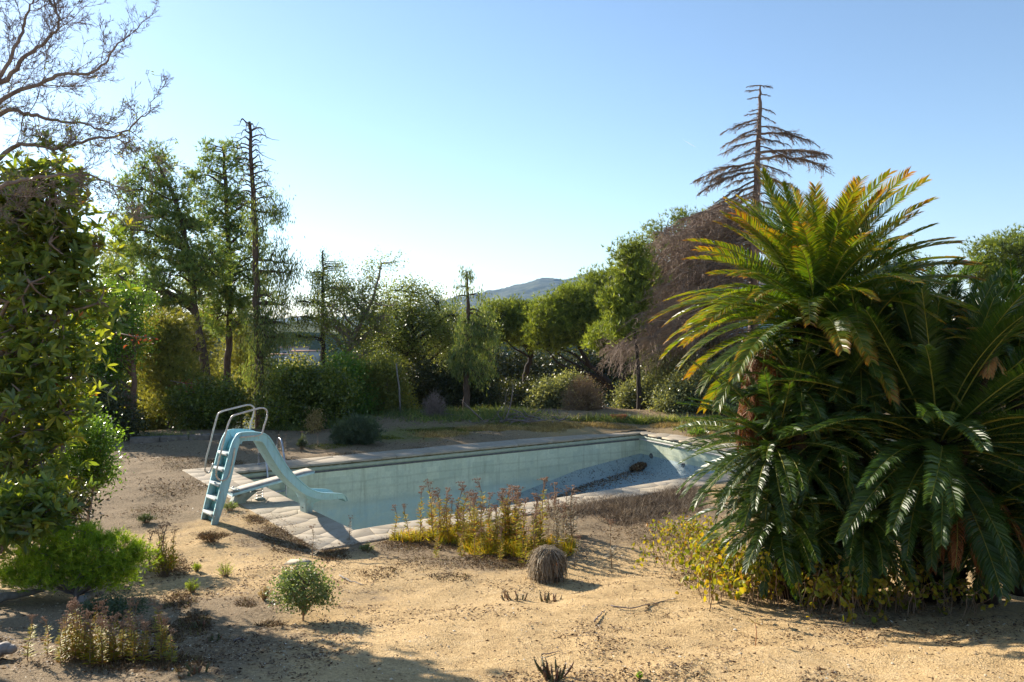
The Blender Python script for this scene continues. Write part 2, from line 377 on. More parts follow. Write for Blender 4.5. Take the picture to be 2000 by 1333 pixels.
def ground_mat():
    m, t, out = newmat('sandy_ground'); g = geoco(t)
    n1 = noise_(t, .55, 5, .6, g); n2 = noise_(t, 4.5, 6, .7, g); n3 = noise_(t, 38, 6, .75, g)
    vor = t.nodes.new('ShaderNodeTexVoronoi'); vor.inputs['Scale'].default_value = 75; t.links.new(g, vor.inputs['Vector'])
    vor2 = t.nodes.new('ShaderNodeTexVoronoi'); vor2.inputs['Scale'].default_value = 28; t.links.new(g, vor2.inputs['Vector'])
    c = ramp(t, [(.3, (.36, .24, .115)), (.5, (.57, .395, .195)), (.7, (.68, .495, .275))], math_(t, 'ADD', math_(t, 'MULTIPLY', n2, .65), math_(t, 'MULTIPLY', n1, .35)))
    c = mixc(t, .75, c, ramp(t, [(.35, (.55, .5, .42)), (.5, (1, 1, 1)), (.68, (1.2, 1.2, 1.15))], n3), 'MULTIPLY')
    sp = t.nodes.new('ShaderNodeSeparateColor'); t.links.new(vor.outputs['Color'], sp.inputs[0])
    c = mixc(t, .5, c, ramp(t, [(0, (.55, .5, .45)), (.25, (1, 1, 1)), (.9, (1, 1, 1)), (1, (1.5, 1.5, 1.5))], sp.outputs[0]), 'MULTIPLY')
    dirt_shade = attr(t, 'dirt_shade'); moss = attr(t, 'moss'); dry = attr(t, 'dry')
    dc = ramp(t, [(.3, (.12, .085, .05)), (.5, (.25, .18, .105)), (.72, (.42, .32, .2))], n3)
    dm = math_(t, 'MULTIPLY', math_(t, 'ADD', math_(t, 'MULTIPLY', math_(t, 'SUBTRACT', n2, .5), 3.2), math_(t, 'SUBTRACT', math_(t, 'ADD', math_(t, 'MULTIPLY', dirt_shade, 2.2), math_(t, 'MULTIPLY', n1, .9)), .92)), 1.0, True)
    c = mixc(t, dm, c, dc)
    # small litter specks everywhere
    spk = math_(t, 'MULTIPLY', ramp(t, [(.57, (0, 0, 0)), (.63, (1, 1, 1))], noise_(t, 19, 6, .8, g)), .7)
    c = mixc(t, spk, c, (.20, .12, .06))
    mc = ramp(t, [(.3, (.10, .12, .02)), (.7, (.24, .25, .04))], n3)
    mm = math_(t, 'ADD', math_(t, 'MULTIPLY', math_(t, 'SUBTRACT', n2, .5), 2.2), math_(t, 'SUBTRACT', math_(t, 'MULTIPLY', moss, 1.8), .6), True)
    c = mixc(t, mm, c, mc)
    c = mixc(t, math_(t, 'MULTIPLY', dry, .7), c, (.55, .40, .17))
    far = attr(t, 'far')
    c = mixc(t, far, c, ramp(t, [(.3, (.03, .045, .02)), (.7, (.07, .085, .035))], n2))
    h = math_(t, 'ADD', math_(t, 'MULTIPLY', n3, .7), math_(t, 'MULTIPLY', vor.outputs['Distance'], .35))
    h = math_(t, 'ADD', h, math_(t, 'MULTIPLY', n2, 1.4))
    princ(t, out, c, .95, bump(t, h, .75, .03), .15)
    return m
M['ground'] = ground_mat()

# ------------------------------------------------------------------ pool frame
A = G0(689, 1040); B = G0(454, 924); C = G0(1250, 847); D = G0(1543, 903.7)
A, B, C, D = A[:2], B[:2], C[:2], D[:2]
u = nrm(D-A); nn = np.array([u[1], -u[0]])          # outward normal of the near side
def cross2(a, b): return a[0]*b[1]-a[1]*b[0]
QUAD = [A, D, C, B]                                   # counter-clockwise
def quad_sd(x, y):
    """distance outside pool quad (negative inside), max of half planes"""
    d = None
    for i in range(4):
        p, q = QUAD[i], QUAD[(i+1) % 4]; e = nrm(q-p); n = np.array([e[1], -e[0]])
        k = (x-p[0])*n[0]+(y-p[1])*n[1]
        d = k if d is None else np.maximum(d, k)
    return d

_rt = R.random((64, 64))
def vnoise(x, y):
    xi = np.floor(x).astype(int); yi = np.floor(y).astype(int); fx = smooth(x-xi); fy = smooth(y-yi)
    g = lambda a, b: _rt[a % 64, b % 64]
    return (g(xi, yi)*(1-fx)+g(xi+1, yi)*fx)*(1-fy)+(g(xi, yi+1)*(1-fx)+g(xi+1, yi+1)*fx)*fy
def hgt(x, y):
    x = np.asarray(x, float); y = np.asarray(y, float)
    z = 1.5*np.clip((11-y)/10, 0, 1.3)**1.25
    sd_ = quad_sd(x, y)
    amp = smooth((sd_-.8)/1.0)*smooth((45-y)/15)
    z = z+amp*(.10*(vnoise(x*.7, y*.7)-.5)+.055*(vnoise(x*2.7+9, y*2.7)-.5)+.022*(vnoise(x*9, y*9+4)-.5))
    z = z+.055*smooth((sd_-.66)/.45)-.02*smooth((.66-sd_)/.1)*smooth((60-y)/20)
    # soil bank behind the far side
    z = z+.35*np.exp(-((y-(26.5+.12*x))/2.2)**2)*smooth((x+7)/4)*smooth((60-y)/20)
    z = z+.25*smooth((x-3)/4)*smooth((10-y)/4)
    # beyond the terrace the land falls into the valley, then rises
    edge = 30+.10*x
    edge = np.where(x < -5, 23.8+np.clip(x+5, -10, 0)*0.1, edge)
    edge = np.where((x >= -5) & (x < 1), 23.8+(x+5)*1.05, edge)
    t = np.clip(y-edge, 0, None)
    z = z-.22*t*smooth(t/6)*(t < 1e9)
    z = np.maximum(z, -26+0*z) if True else z
    sdx = np.clip(np.abs(x)-24, 0, None); z = z-.12*sdx*smooth(sdx/8)
    return np.maximum(z, -26)
def gp(px, py):
    d = np.arange(2.5, 45, .02); x = (px-CX)/F*d; zr = CAMZ-(py-HY)/F*d
    hit = zr <= hgt(x, d); k = np.argmax(hit) if hit.any() else int(np.argmin(zr-hgt(x, d))); d = d[k]
    return np.array([(px-CX)/F*d, d, float(hgt(x[k], d))])
def gz(x, y): return float(hgt(x, y))

# ------------------------------------------------------------------ ground sheet
fine = .1
xs = np.arange(-13, 13+1e-6, fine); ys = np.arange(3.0, 30, fine)
def grow(a, b, step, k=1.14):
    out = [a]; s = step
    while abs(out[-1]) < abs(b): out.append(out[-1]+math.copysign(s, b)); s *= k
    return np.array(out[1:])
xs = np.concatenate([-13-(grow(0, 2600, .12))[::-1], xs, 13+grow(0, 2600, .12)])
ys = np.concatenate([3-grow(0, 60, .15)[::-1], ys, 30+grow(0, 4000, .12)])
X, Y = np.meshgrid(xs, ys); Z = hgt(X, Y)
nx, ny = len(xs), len(ys)
idx = np.arange(nx*ny).reshape(ny, nx)
q = np.stack([idx[:-1, :-1], idx[:-1, 1:], idx[1:, 1:], idx[1:, :-1]], -1).reshape(-1, 4)
SDm = quad_sd(X, Y).ravel()
q = q[~(SDm[q] < .25).any(1)]
mb = MB(); mb.add(np.stack([X, Y, Z], -1), q, None, 0)
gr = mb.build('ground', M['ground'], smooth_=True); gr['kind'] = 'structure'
def addattr(o, name, vals):
    at = o.data.attributes.new(name, 'FLOAT', 'POINT'); at.data.foreach_set('value', np.clip(vals, 0, 1).astype(np.float32).ravel())
def spot(x, y, px, py, r, asp=1.0):
    c = gp(px, py); return np.exp(-(((x-c[0])/r)**2+((y-c[1])/(r*asp))**2))
dirt_shade = .75*smooth((Y-16.5)/3)*smooth((4.5-X)/3)+.6*smooth((Y-21)/3)+.9*smooth((-3.6-X)/1.6)*smooth((9.5-Y)/2)
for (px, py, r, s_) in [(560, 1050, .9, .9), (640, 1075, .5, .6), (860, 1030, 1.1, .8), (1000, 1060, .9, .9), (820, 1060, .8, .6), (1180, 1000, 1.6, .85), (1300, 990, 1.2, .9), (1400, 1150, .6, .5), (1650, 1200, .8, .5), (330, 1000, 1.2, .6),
                        (380, 1200, .8, .7), (240, 1270, 1.0, .9), (300, 950, 1.4, .5), (1250, 1040, 1.0, .6), (1850, 1180, .8, .5), (720, 1170, .5, .4), (900, 1090, 1.0, .45), (450, 940, 1, .4), (250, 930, 2.0, 1.0), (330, 895, 2.4, .9), (400, 985, .9, .5), (230, 1010, 1.3, .8), (480, 890, 1.6, .7), (200, 1230, 1.4, .8), (100, 1290, 1.4, .8), (960, 1080, 1.2, .5), (1330, 850, 2.5, .6)]:  # soil and litter; broad back-left spots also paint tree shade into the ground colour
    dirt_shade = dirt_shade+s_*spot(X, Y, px, py, r)
addattr(gr, 'dirt_shade', dirt_shade)
moss = .9*spot(X, Y, 720, 850, 1.6)+.9*spot(X, Y, 900, 835, 2.0)+.6*spot(X, Y, 800, 855, 1.4)+.5*spot(X, Y, 430, 890, 1.2)+.35*spot(X, Y, 620, 870, 1.0)
addattr(gr, 'moss', moss*.45)
addattr(gr, 'dry', .9*spot(X, Y, 1090, 832, 1.3)+.4*spot(X, Y, 1310, 830, 1.0))
addattr(gr, 'far', smooth((np.hypot(X, Y)-36)/20))

# ------------------------------------------------------------------ hills
def hill(name, cx, cy, ang, length, depth, prof, rough, mat, n=260, md=90, kind='structure'):
    """ridge: prof(s in -1..1) -> crest height"""
    s = np.linspace(-1, 1, n); t = np.linspace(-1, 1, md); S, T = np.meshgrid(s, t)
    ax = np.array([math.cos(ang), math.sin(ang)]); ay = np.array([-ax[1], ax[0]])
    XX = cx+ax[0]*S*length+ay[0]*T*depth; YY = cy+ax[1]*S*length+ay[1]*T*depth
    H = prof(S)*np.clip(1-np.abs(T)**1.5, 0, 1)
    sc_ = rough*2.2
    nz = sum((vnoise(XX/sc_/f+3*f, YY/sc_/f)-.5)*f**.6 for f in (8, 4, 2, 1))*rough*.8
    H = -26+(H+26)*1.0+nz*np.clip(H/40+.3, 0, 1)
    H = np.where(np.abs(T) > .98, -30, H)
    i = np.arange(n*md).reshape(md, n); q = np.stack([i[:-1, :-1], i[:-1, 1:], i[1:, 1:], i[1:, :-1]], -1)
    mb = MB(); mb.add(np.stack([XX, YY, H], -1), q.reshape(-1, 4), None, 0)
    o = mb.build(name, mat, smooth_=True); o['kind'] = kind; return o
def hillmat(name, c1, c2, sc_):
    m, t, out = newmat(name); g = geoco(t)
    v = t.nodes.new('ShaderNodeTexVoronoi'); v.inputs['Scale'].default_value = sc_; t.links.new(g, v.inputs['Vector'])
    n = noise_(t, sc_*.4, 5, .6, g)
    c = mixc(t, .5, ramp(t, [(.3, c1), (.7, c2)], n), ramp(t, [(0, (1.4, 1.4, 1.3)), (.6, (.5, .5, .5))], v.outputs['Distance']), 'MULTIPLY')
    princ(t, out, c, 1, bump(t, v.outputs['Distance'], -1.0, 3.0/sc_*.1), .1); return m
M['hillfar'] = hillmat('distant_wooded_hill', (.035, .05, .02), (.12, .12, .06), .05)
M['hillmid'] = hillmat('valley_woodland', (.03, .05, .02), (.10, .12, .04), .12)
DH = 2600.0
def crest_far(S):
    # control points: pixel x -> pixel y of the crest, at distance DH
    cx_, hl = (1180-CX)/F*DH, 2100.
    px = (cx_+S*hl)/DH*F+CX
    yy = np.interp(px, [-400, 200, 700, 860, 920, 970, 1010, 1050, 1075, 1105, 1140, 1200, 1300, 1500, 1800, 1900], [640, 634, 622, 592, 580, 569, 560, 548, 545, 551, 541, 530, 520, 530, 600, 650])
    return CAMZ+(HY-yy)/F*DH
hill('distant_hill', (1180-CX)/F*DH, DH, 0, 2100, 900, crest_far, 4.0, M['hillfar'], 900, 160)
D2 = 420.0
def crest_mid(S):
    cx_, hl = (430-CX)/F*D2, 200.
    px = (cx_+S*hl)/D2*F+CX
    yy = np.interp(px, [-300, 0, 300, 480, 540, 590, 650, 700, 800, 1100, 1300], [625, 622, 640, 645, 634, 628, 640, 650, 655, 655, 690])
    return CAMZ+(HY-yy)/F*D2
hill('valley_hill', (430-CX)/F*D2, D2, .05, 200, 120, crest_mid, 3.2, M['hillmid'], 420, 200)
# white houses low in the valley, seen between the trunks
hm = plain('white_render', (.36, .35, .33), (.42, .41, .4), .8, 1); rm = plain('roof_clay', (.35, .17, .1), (.45, .25, .15), .9, 1); gm = plain('dark_window', (.03, .035, .04), None, .2)
HL = ['white house low in the valley seen left of the layered conifer', 'white house behind the lower bare branches of the layered conifer', 'small white house between the leaning pine and the thin young pine trunk', 'white house glimpsed beyond the low wall at the left', 'white house right of the tall dead-topped trunk']
for i, (px, py, d, wd, hh) in enumerate([(574, 692, 300, 11, 5), (596, 700, 280, 9, 5), (337, 838, 62, 3.4, 1.6), (372, 850, 60, 3, 1.5), (545, 706, 270, 9, 4.5)]):
    c = W(px, py, d)
    r = empty('house', (c[0], c[1], c[2]-hh/2), HL[i], 'house', 'houses in the valley', rz=.25-.2*i)
    b = MB(); box(b, (0, 0, hh/2), (wd, wd*.7, hh)); b.build('wall', hm, r)
    b = MB(); box(b, (0, 0, hh+.12), (wd+.8, wd*.7+.8, .22)); b.build('roof', rm, r)
    me = None
    for kx in (-.3, 0, .3):
        b = MB(); box(b, (kx*wd, -wd*.35-.02, hh*.55), (wd*.12, .06, hh*.3)); b.build('window', gm, r)

# ------------------------------------------------------------------ haze
mb = MB(); hx, hy0, hy1, hz0, hz1 = 3300., -150., 4700., -33., 330.
mb.add([[x, y, z] for z in (hz0, hz1) for y in (hy0, hy1) for x in (-hx, hx)], [[0, 2, 3, 1], [4, 5, 7, 6], [0, 1, 5, 4], [1, 3, 7, 5], [3, 2, 6, 7], [2, 0, 4, 6]])
m_, t_, o_ = newmat('haze_air'); pv = t_.nodes.new('ShaderNodeVolumePrincipled'); pv.inputs['Density'].default_value = HAZE; pv.inputs['Color'].default_value = (.35, .6, 1, 1); pv.inputs['Anisotropy'].default_value = .3
t_.links.new(pv.outputs[0], o_.inputs['Volume']); hz = mb.build('haze', m_); hz['kind'] = 'stuff'

# ------------------------------------------------------------------ swimming pool
pool = empty('swimming_pool', (*A, 0), 'empty turquoise tiled swimming pool with pale flagstone edging', 'swimming pool')
PO = np.array([A[0], A[1], 0.])
def bilin(s, t):   # s along A->D / B->C, t from near (A-D) to far (B-C)
    s = np.asarray(s)[..., None]; t = np.asarray(t)[..., None]
    return (1-s)*(1-t)*A+s*(1-t)*D+s*t*C+(1-s)*t*B
def depth_at(s):
    return np.interp(s, [0, .25, .45, .62, .8, 1.0], [2.6, 2.5, 2.15, 1.72, 1.25, .98])
LU = np.linalg.norm(C-B); LV = np.linalg.norm(B-A)
RAD = .38
ns, nt_ = 150, 80
def clusterlin(n): 
    a = np.linspace(0, 1, n); return a-.06*np.sin(2*PI*a)
S_, T_ = np.meshgrid(clusterlin(ns), clusterlin(nt_))
Pxy = bilin(S_, T_)
dist = np.minimum(np.minimum(S_, 1-S_)*LU, np.minimum(T_, 1-T_)*LV)
zf = -depth_at(S_)+RAD*(1-np.sqrt(np.clip(1-(1-np.clip(dist/RAD, 0, 1))**2, 0, 1)))
i = np.arange(ns*nt_).reshape(nt_, ns); qf = np.stack([i[:-1, :-1], i[:-1, 1:], i[1:, 1:], i[1:, :-1]], -1).reshape(-1, 4)
mb = MB(); mb.add(np.concatenate([Pxy, zf[..., None]], -1), qf, None, 0); mb.build('floor', M['pfloor'], pool, True, PO)
# four walls, each a sheet with metre uv
def wall_sheet(p, q_, s0, s1, name):
    n, k = 120, 12; L = np.linalg.norm(q_-p)
    tt = np.linspace(0, 1, n); P2 = p[None]*(1-tt[:, None])+q_[None]*tt[:, None]
    bot = -depth_at(s0+(s1-s0)*tt)+RAD
    zz = np.linspace(0, 1, k)[:, None]*bot[None]
    V = np.concatenate([np.broadcast_to(P2, (k, n, 2)), zz[..., None]], -1)
    i = np.arange(n*k).reshape(k, n); qd = np.stack([i[:-1, :-1], i[1:, :-1], i[1:, 1:], i[:-1, 1:]], -1).reshape(-1, 4)
    mb = MB(); mb.add(V, qd); o = mb.build(name, M['mosaic'], pool, False, PO)
    uvl = o.data.uv_layers.new(name='UVMap'); vi = np.empty(len(o.data.loops), int); o.data.loops.foreach_get('vertex_index', vi)
    UV = np.stack([np.broadcast_to(tt*L, (k, n)).ravel(), zz.ravel()], -1)[vi]
    uvl.data.foreach_set('uv', UV.astype(np.float32).ravel()); return o
wall_sheet(B, C, 0, 1, 'wall'); wall_sheet(C, D, 1, 1, 'wall'); wall_sheet(D, A, 1, 0, 'wall'); wall_sheet(A, B, 0, 0, 'wall')
cen = (A+B+C+D)/4
def strip(p, q_, z0, z1, off, thick, mat, name, n=40, wob=0.0):
    """box strip along an edge, off = how far into the pool its face stands"""
    e = nrm(q_-p); n_ = np.array([-e[1], e[0]]);
    if np.dot(cen-p, n_) < 0: n_ = -n_
    tt = np.linspace(0, 1, n)[:, None]; base = p*(1-tt)+q_*tt
    wv = wob*(R.random(n)-.5)
    ring = []
    for (o_, z_) in ((off-thick, z0), (off, z0), (off, z1), (off-thick, z1)):
        ring.append(np.concatenate([base+n_*(o_+(wv[:, None] if o_ == off else 0)), np.full((n, 1), z_)+(wv[:, None]*.6 if z_ == z0 else 0)], 1))
    V = np.stack(ring, 1); i = np.arange(n-1)[:, None]*4; j = np.arange(4); k = (j+1) % 4
    qd = np.stack([i+j, i+k, i+4+k, i+4+j], -1).reshape(-1, 4)
    mb = MB(); mb.add(V, qd, [[0, 1, 2], [0, 2, 3], [n*4-4, n*4-2, n*4-3], [n*4-4, n*4-1, n*4-2]])
    return mb.build(name, mat, pool, False, PO)
for (p, q_) in ((B, C), (C, D), (D, A), (A, B)):
    strip(p, q_, -.05, -.002, .018, .25, M['rim'], 'rim', 160, .03)
    strip(p, q_, -.145, -.055, .006, .02, M['band'], 'tile_band')
    if not (p is C and q_ is D): strip(p, q_, -.19, -.147, .016, .03, M['bandline'], 'dark_tile_line', 60, .006)
M['ledge'] = plain('pale_ledge', (.5, .47, .42), (.62, .58, .52), .8, 9)
strip(C, D, -.185, -.147, .05, .07, M['ledge'], 'ledge', 60, .02)
# inlet eyes in the end wall
eCD = nrm(D-C); nCD = np.array([-eCD[1], eCD[0]]);
if np.dot(cen-C, nCD) < 0: nCD = -nCD
for t_, z_ in ((.55, -.42-.18), (2.0, -.66)):
    p = C+eCD*t_+nCD*.004; mb = MB()
    an = np.linspace(0, 2*PI, 17)[:-1]
    for r0, r1, o0, o1 in ((.035, .085, .03, .002),):
        V = []
        for r_, o_ in ((r1, o1), (r0*1.5, o0), (r0, o0), (r0, -.0+.004)):
            V.append(np.stack([p[0]+eCD[0]*r_*np.cos(an)+nCD[0]*o_, p[1]+eCD[1]*r_*np.cos(an)+nCD[1]*o_, z_+r_*np.sin(an)], -1))
        V = np.concatenate(V); i = np.arange(16); j = (i+1) % 16
        qd = np.concatenate([np.stack([k*16+i, k*16+j, k*16+16+j, k*16+16+i], -1) for k in range(3)])
        mb.add(V, qd); ring = mb.build('inlet', M['bandline'], pool, False, PO)
    mb = MB(); c0 = np.array([[p[0]+nCD[0]*.006, p[1]+nCD[1]*.006, z_]])
    mb.add(np.concatenate([c0, V[-16:]]), None, [[0, 1+a_, 1+(a_+1) % 16] for a_ in range(16)]); mb.build('inlet_hole', M['black'], ring)
# flagstones: voronoi cells cut from four strips
def clip(poly, p, n):
    out = []
    for a_ in range(len(poly)):
        c1, c2 = poly[a_], poly[(a_+1) % len(poly)]; d1, d2 = np.dot(c1-p, n), np.dot(c2-p, n)
        if d1 <= 0: out.append(c1)
        if d1*d2 < 0: out.append(c1+(c2-c1)*d1/(d1-d2))
    return out
WB = 1.0
def off_edge(p, q_, d_):
    e = nrm(q_-p); n = np.array([e[1], -e[0]]); return p+n*d_, q_+n*d_
def isect(p, r, q_, s):
    t = cross2(q_-p, s)/cross2(r, s); return p+r*t
def offset_quad(ds):
    L = [off_edge(QUAD[k], QUAD[(k+1) % 4], ds[k]) for k in range(4)]
    return [isect(L[k-1][0], L[k-1][1]-L[k-1][0], L[k][0], L[k][1]-L[k][0]) for k in range(4)]
OQ = offset_quad([.70, .9, .95, .85]); IQ = offset_quad([-.035]*4)
stones = 0; stone_list = []
for k in range(4):
    a_, b_, c_, d_ = IQ[k], IQ[(k+1) % 4], OQ[(k+1) % 4], OQ[k]
    L = (np.linalg.norm(b_-a_)+np.linalg.norm(d_-c_))/2; nseed = int(L*(6.0 if k in (0, 3) else 3.6 if k == 2 else 4.2))
    cols = int(nseed/2.6); seeds = []
    for ci in range(cols):
        rows = 3 if (ci % 3) else 2
        if k in (1, 2): rows = 2
        for ri in range(rows):
            s_ = (ci+.5+R.uniform(-.38, .38))/cols; t_ = (ri+.5+R.uniform(-.35, .35))/rows
            seeds.append((a_*(1-s_)+b_*s_)*(1-t_)+(d_*(1-s_)+c_*s_)*t_)
    seeds = np.array(seeds)
    for si, s_ in enumerate(seeds):
        poly = [a_, b_, c_, d_]
        if cross2(b_-a_, c_-b_) < 0: poly = poly[::-1]
        ds = np.linalg.norm(seeds-s_, axis=1)
        for sj in np.argsort(ds)[1:14]:
            v = seeds[sj]-s_; mid = (seeds[sj]+s_)/2; n = nrm(v)
            poly = clip(poly, mid-n*.0025, n)
            if len(poly) < 3: break
        if len(poly) < 3: continue
        poly = np.array(poly)
        # drop near-duplicate vertices
        keep = [z for z in range(len(poly)) if np.linalg.norm(poly[z]-poly[z-1]) > .02]
        poly = poly[keep]
        if len(poly) < 3: continue
        cc = poly.mean(0); poly = cc+(poly-cc)*(1-.001/max(.1, np.linalg.norm(poly[0]-cc)))
        poly = poly+R.normal(0, .0015, poly.shape)
        n = len(poly); zt = .0255+R.uniform(-.001, .001); tl = R.normal(0, .0012, 2)
        zt_v = zt+(poly-cc)@tl
        inn = cc+(poly-cc)*(1-.006/np.maximum(.08, np.linalg.norm(poly-cc, axis=1))[:, None])
        V = np.concatenate([np.c_[poly, np.full(n, -.02)], np.c_[poly, zt_v-.002], np.c_[inn, zt_v]])
        qd = [[z, (z+1) % n, n+(z+1) % n, n+z] for z in range(n)]+[[n+z, n+(z+1) % n, 2*n+(z+1) % n, 2*n+z] for z in range(n)]
        tr = [[2*n, 2*n+z, 2*n+z+1] for z in range(1, n-1)]
        org = np.array([cc[0], cc[1], 0])
        mb = MB(); mb.add(V-org, qd, tr, 0); o = mb.build('flagstone', M['flag'], pool); o.location = org-PO
        stones += 1
mb = MB()
for k in range(4):
    a_, b_, c_, d_ = IQ[k], IQ[(k+1) % 4], OQ[(k+1) % 4], OQ[k]
    e_in = [x for x in (QUAD[k], QUAD[(k+1) % 4])]
    V = [[*e_in[0], .0205], [*e_in[1], .0205], [*c_, .0205], [*d_, .0205]]
    mb.add(V, [[0, 1, 2, 3]] if cross2(e_in[1]-e_in[0], c_-e_in[1]) > 0 else [[3, 2, 1, 0]])
mb.build('mortar_bed', M['mortar'], pool, False, PO)
# debris heap in the far corner and a wandering line of dirt
dm = MB(); base = np.concatenate([C+nrm(B-C)*.36+nrm(D-C)*.36, [-.90]])
n = 1600; ang = R.random(n)*2*PI; rr = np.sqrt(R.random(n))
eBC = nrm(C-B); P = np.stack([base[0]+eBC[0]*rr*np.cos(ang)*.30+.1*rr*np.sin(ang), base[1]+eBC[1]*rr*np.cos(ang)*.30-.12*rr*np.sin(ang), base[2]+.10*(1-rr**1.5)+.05*np.clip(rr*np.cos(ang), -1, 1)-.03], -1)
blades(dm, P, R.normal(size=(n, 3))+[0, 0, .3], R.uniform(.03, .09, n), .03)
dm.add(np.concatenate([[base+[0, 0, .09]], np.stack([base[0]+eBC[0]*np.cos(an)*.28+.1*np.sin(an), base[1]+eBC[1]*np.cos(an)*.28-.12*np.sin(an), np.full(16, base[2]-.08)], -1)]), None, [[0, 1+a_, 1+(a_+1) % 16] for a_ in range(16)], 0)
o = dm.build('leaf_debris', M['litter'], None); tag(o, 'dark heap of dead leaves in the far corner of the pool floor', 'leaf debris', kind='stuff')
dm = MB(); n = 4500; s_ = 1-R.random(n)**.8*.62; t_ = 1-(.24+np.abs(R.normal(0, .30, n))*(1+2*R.random(n)**3)+.35*(1-s_))/LV
xy = bilin(s_, np.clip(t_, .3, .97)); z_ = -depth_at(s_)+.012+RAD*(1-np.sqrt(np.clip(1-(1-np.clip((1-t_)*LV/RAD, 0, 1))**2, 0, 1)))
blades(dm, np.c_[xy, z_], R.normal(size=(n, 3))*[1, 1, .15], R.uniform(.02, .07, n), .025)
o = dm.build('floor_litter', M['litter'], None); tag(o, 'dark line of leaf litter along the sloping pool floor', 'leaf litter', kind='stuff')

# ------------------------------------------------------------------ slide
SA = math.radians(40); sx_ = np.array([math.cos(SA), math.sin(SA), 0]); sy_ = np.array([-math.sin(SA), math.cos(SA), 0]); UP = np.array([0, 0, 1.])
SN = G0(413.6, 1039); SWD = .46
def SP(px, py, off=0.0):
    """pixel -> (s,z) in the slide's near side plane shifted by off along sy_"""
    r = np.array([(px-CX)/F, 1, -(py-HY)/F]); o_ = np.array([0, 0, CAMZ]); p0 = SN+sy_*off
    t = np.dot(p0-o_, sy_)/np.dot(r, sy_); p = o_+r*t
    return np.array([np.dot(p-SN, sx_), p[2]])
slide = empty('pool_slide', SN, 'pale blue fibreglass pool slide with steps and curved metal handrails', 'slide')
slide.rotation_euler = (0, 0, SA)
# everything below in local coords (s, w, z), w from 0 near to SWD far
def rib(path_pts, n): return spline(np.array([[p[0], 0, p[1]] for p in path_pts]), n)[:, [0, 2]]
zoff = float(SN[2])
top_edge = [SP(*p) for p in [(455, 862), (461, 850), (470, 844.8), (490, 843.5), (508, 844.8), (519, 848), (528, 856), (541, 878), (553, 898), (565, 916), (580, 932), (597, 948), (612, 957), (628, 962), (645, 963), (660, 963.5), (669, 965.5), (675, 970), (678.5, 979)]]
te = rib(top_edge, 60)
tt = np.linspace(0, 1, 60)
dte = np.gradient(te, axis=0); tn = dte/np.linalg.norm(dte, axis=1)[:, None]; nrml = np.stack([tn[:, 1], -tn[:, 0]], 1)  # points down
hgt_side = np.interp(tt, [0, .1, .3, .55, .8, .93, 1], [.15, .15, .14, .135, .12, .07, .03])
bot = te+nrml*hgt_side[:, None]
def loft(sections, closed=True):
    """sections (n,k,3)"""
    n, k, _ = sections.shape; i = np.arange(n-1)[:, None]*k; j = np.arange(k if closed else k-1); jj = (j+1) % k
    return sections.reshape(-1, 3), np.stack([i+j, i+jj, i+k+jj, i+k+j], -1).reshape(-1, 4)
# U shaped channel cross-section with thickness
def chan(te, bot):
    secs = []
    for p, q_ in zip(te, bot):
        def pt(w_, f): s_ = p*(1-f)+q_*f; return [s_[0], w_, s_[1]]
        Wd_ = SWD
        secs.append([pt(-.025, .0), pt(-.025, .10), pt(-.008, .12), pt(0, 1.0), pt(.06, 1.06), pt(Wd_-.06, 1.06), pt(Wd_, 1.0), pt(Wd_+.008, .12), pt(Wd_+.025, .10), pt(Wd_+.025, 0),
                     pt(Wd_-.012, -.02), pt(Wd_-.025, .75), pt(Wd_-.08, .9), pt(.08, .9), pt(.025, .75), pt(.012, -.02)])
    return np.array(secs)
sec = chan(te, bot)
# flare at the lip
V, qd = loft(sec)
mb = MB(); mb.add(V, qd); k = 16
o = mb.build('chute', M['slide'], slide, True)
md = o.modifiers.new('edge', 'EDGE_SPLIT'); md.split_angle = math.radians(50)
def sheet_side(edge, bot_, w0, thick, name, mat, extra=None):
    a_ = np.array([[p[0], w0, p[1]] for p in edge]); b_ = np.array([[p[0], w0, p[1]] for p in bot_])
    c_ = b_+[0, thick, 0]; d_ = a_+[0, thick, 0]
    sec = np.stack([a_, b_, c_, d_], 1); V, qd = loft(sec); n = len(edge)
    mb = MB(); mb.add(V, qd, [[0, 2, 1], [0, 3, 2], [n*4-4, n*4-3, n*4-2], [n*4-4, n*4-2, n*4-1]])
    return mb.build(name, mat, slide)
# stringers (side panels of the ladder)
outer = rib([SP(410.5, 1039), SP(416, 1010), SP(428, 960), SP(440, 912), SP(449, 878), SP(455.5, 860), SP(462, 850)], 40)
inner = rib([SP(421, 1037), SP(427, 1015), SP(440, 975), SP(452, 930), SP(459, 895), SP(465, 872), SP(470, 862)], 40)
outer[0, 1] = inner[0, 1] = -.03
hi_o = outer; hi_i = inner
sheet_side(hi_o, hi_i, -.028, .05, 'side_panel', M['slide']); sheet_side(hi_o, hi_i, SWD-.022, .05, 'side_panel', M['slide'])
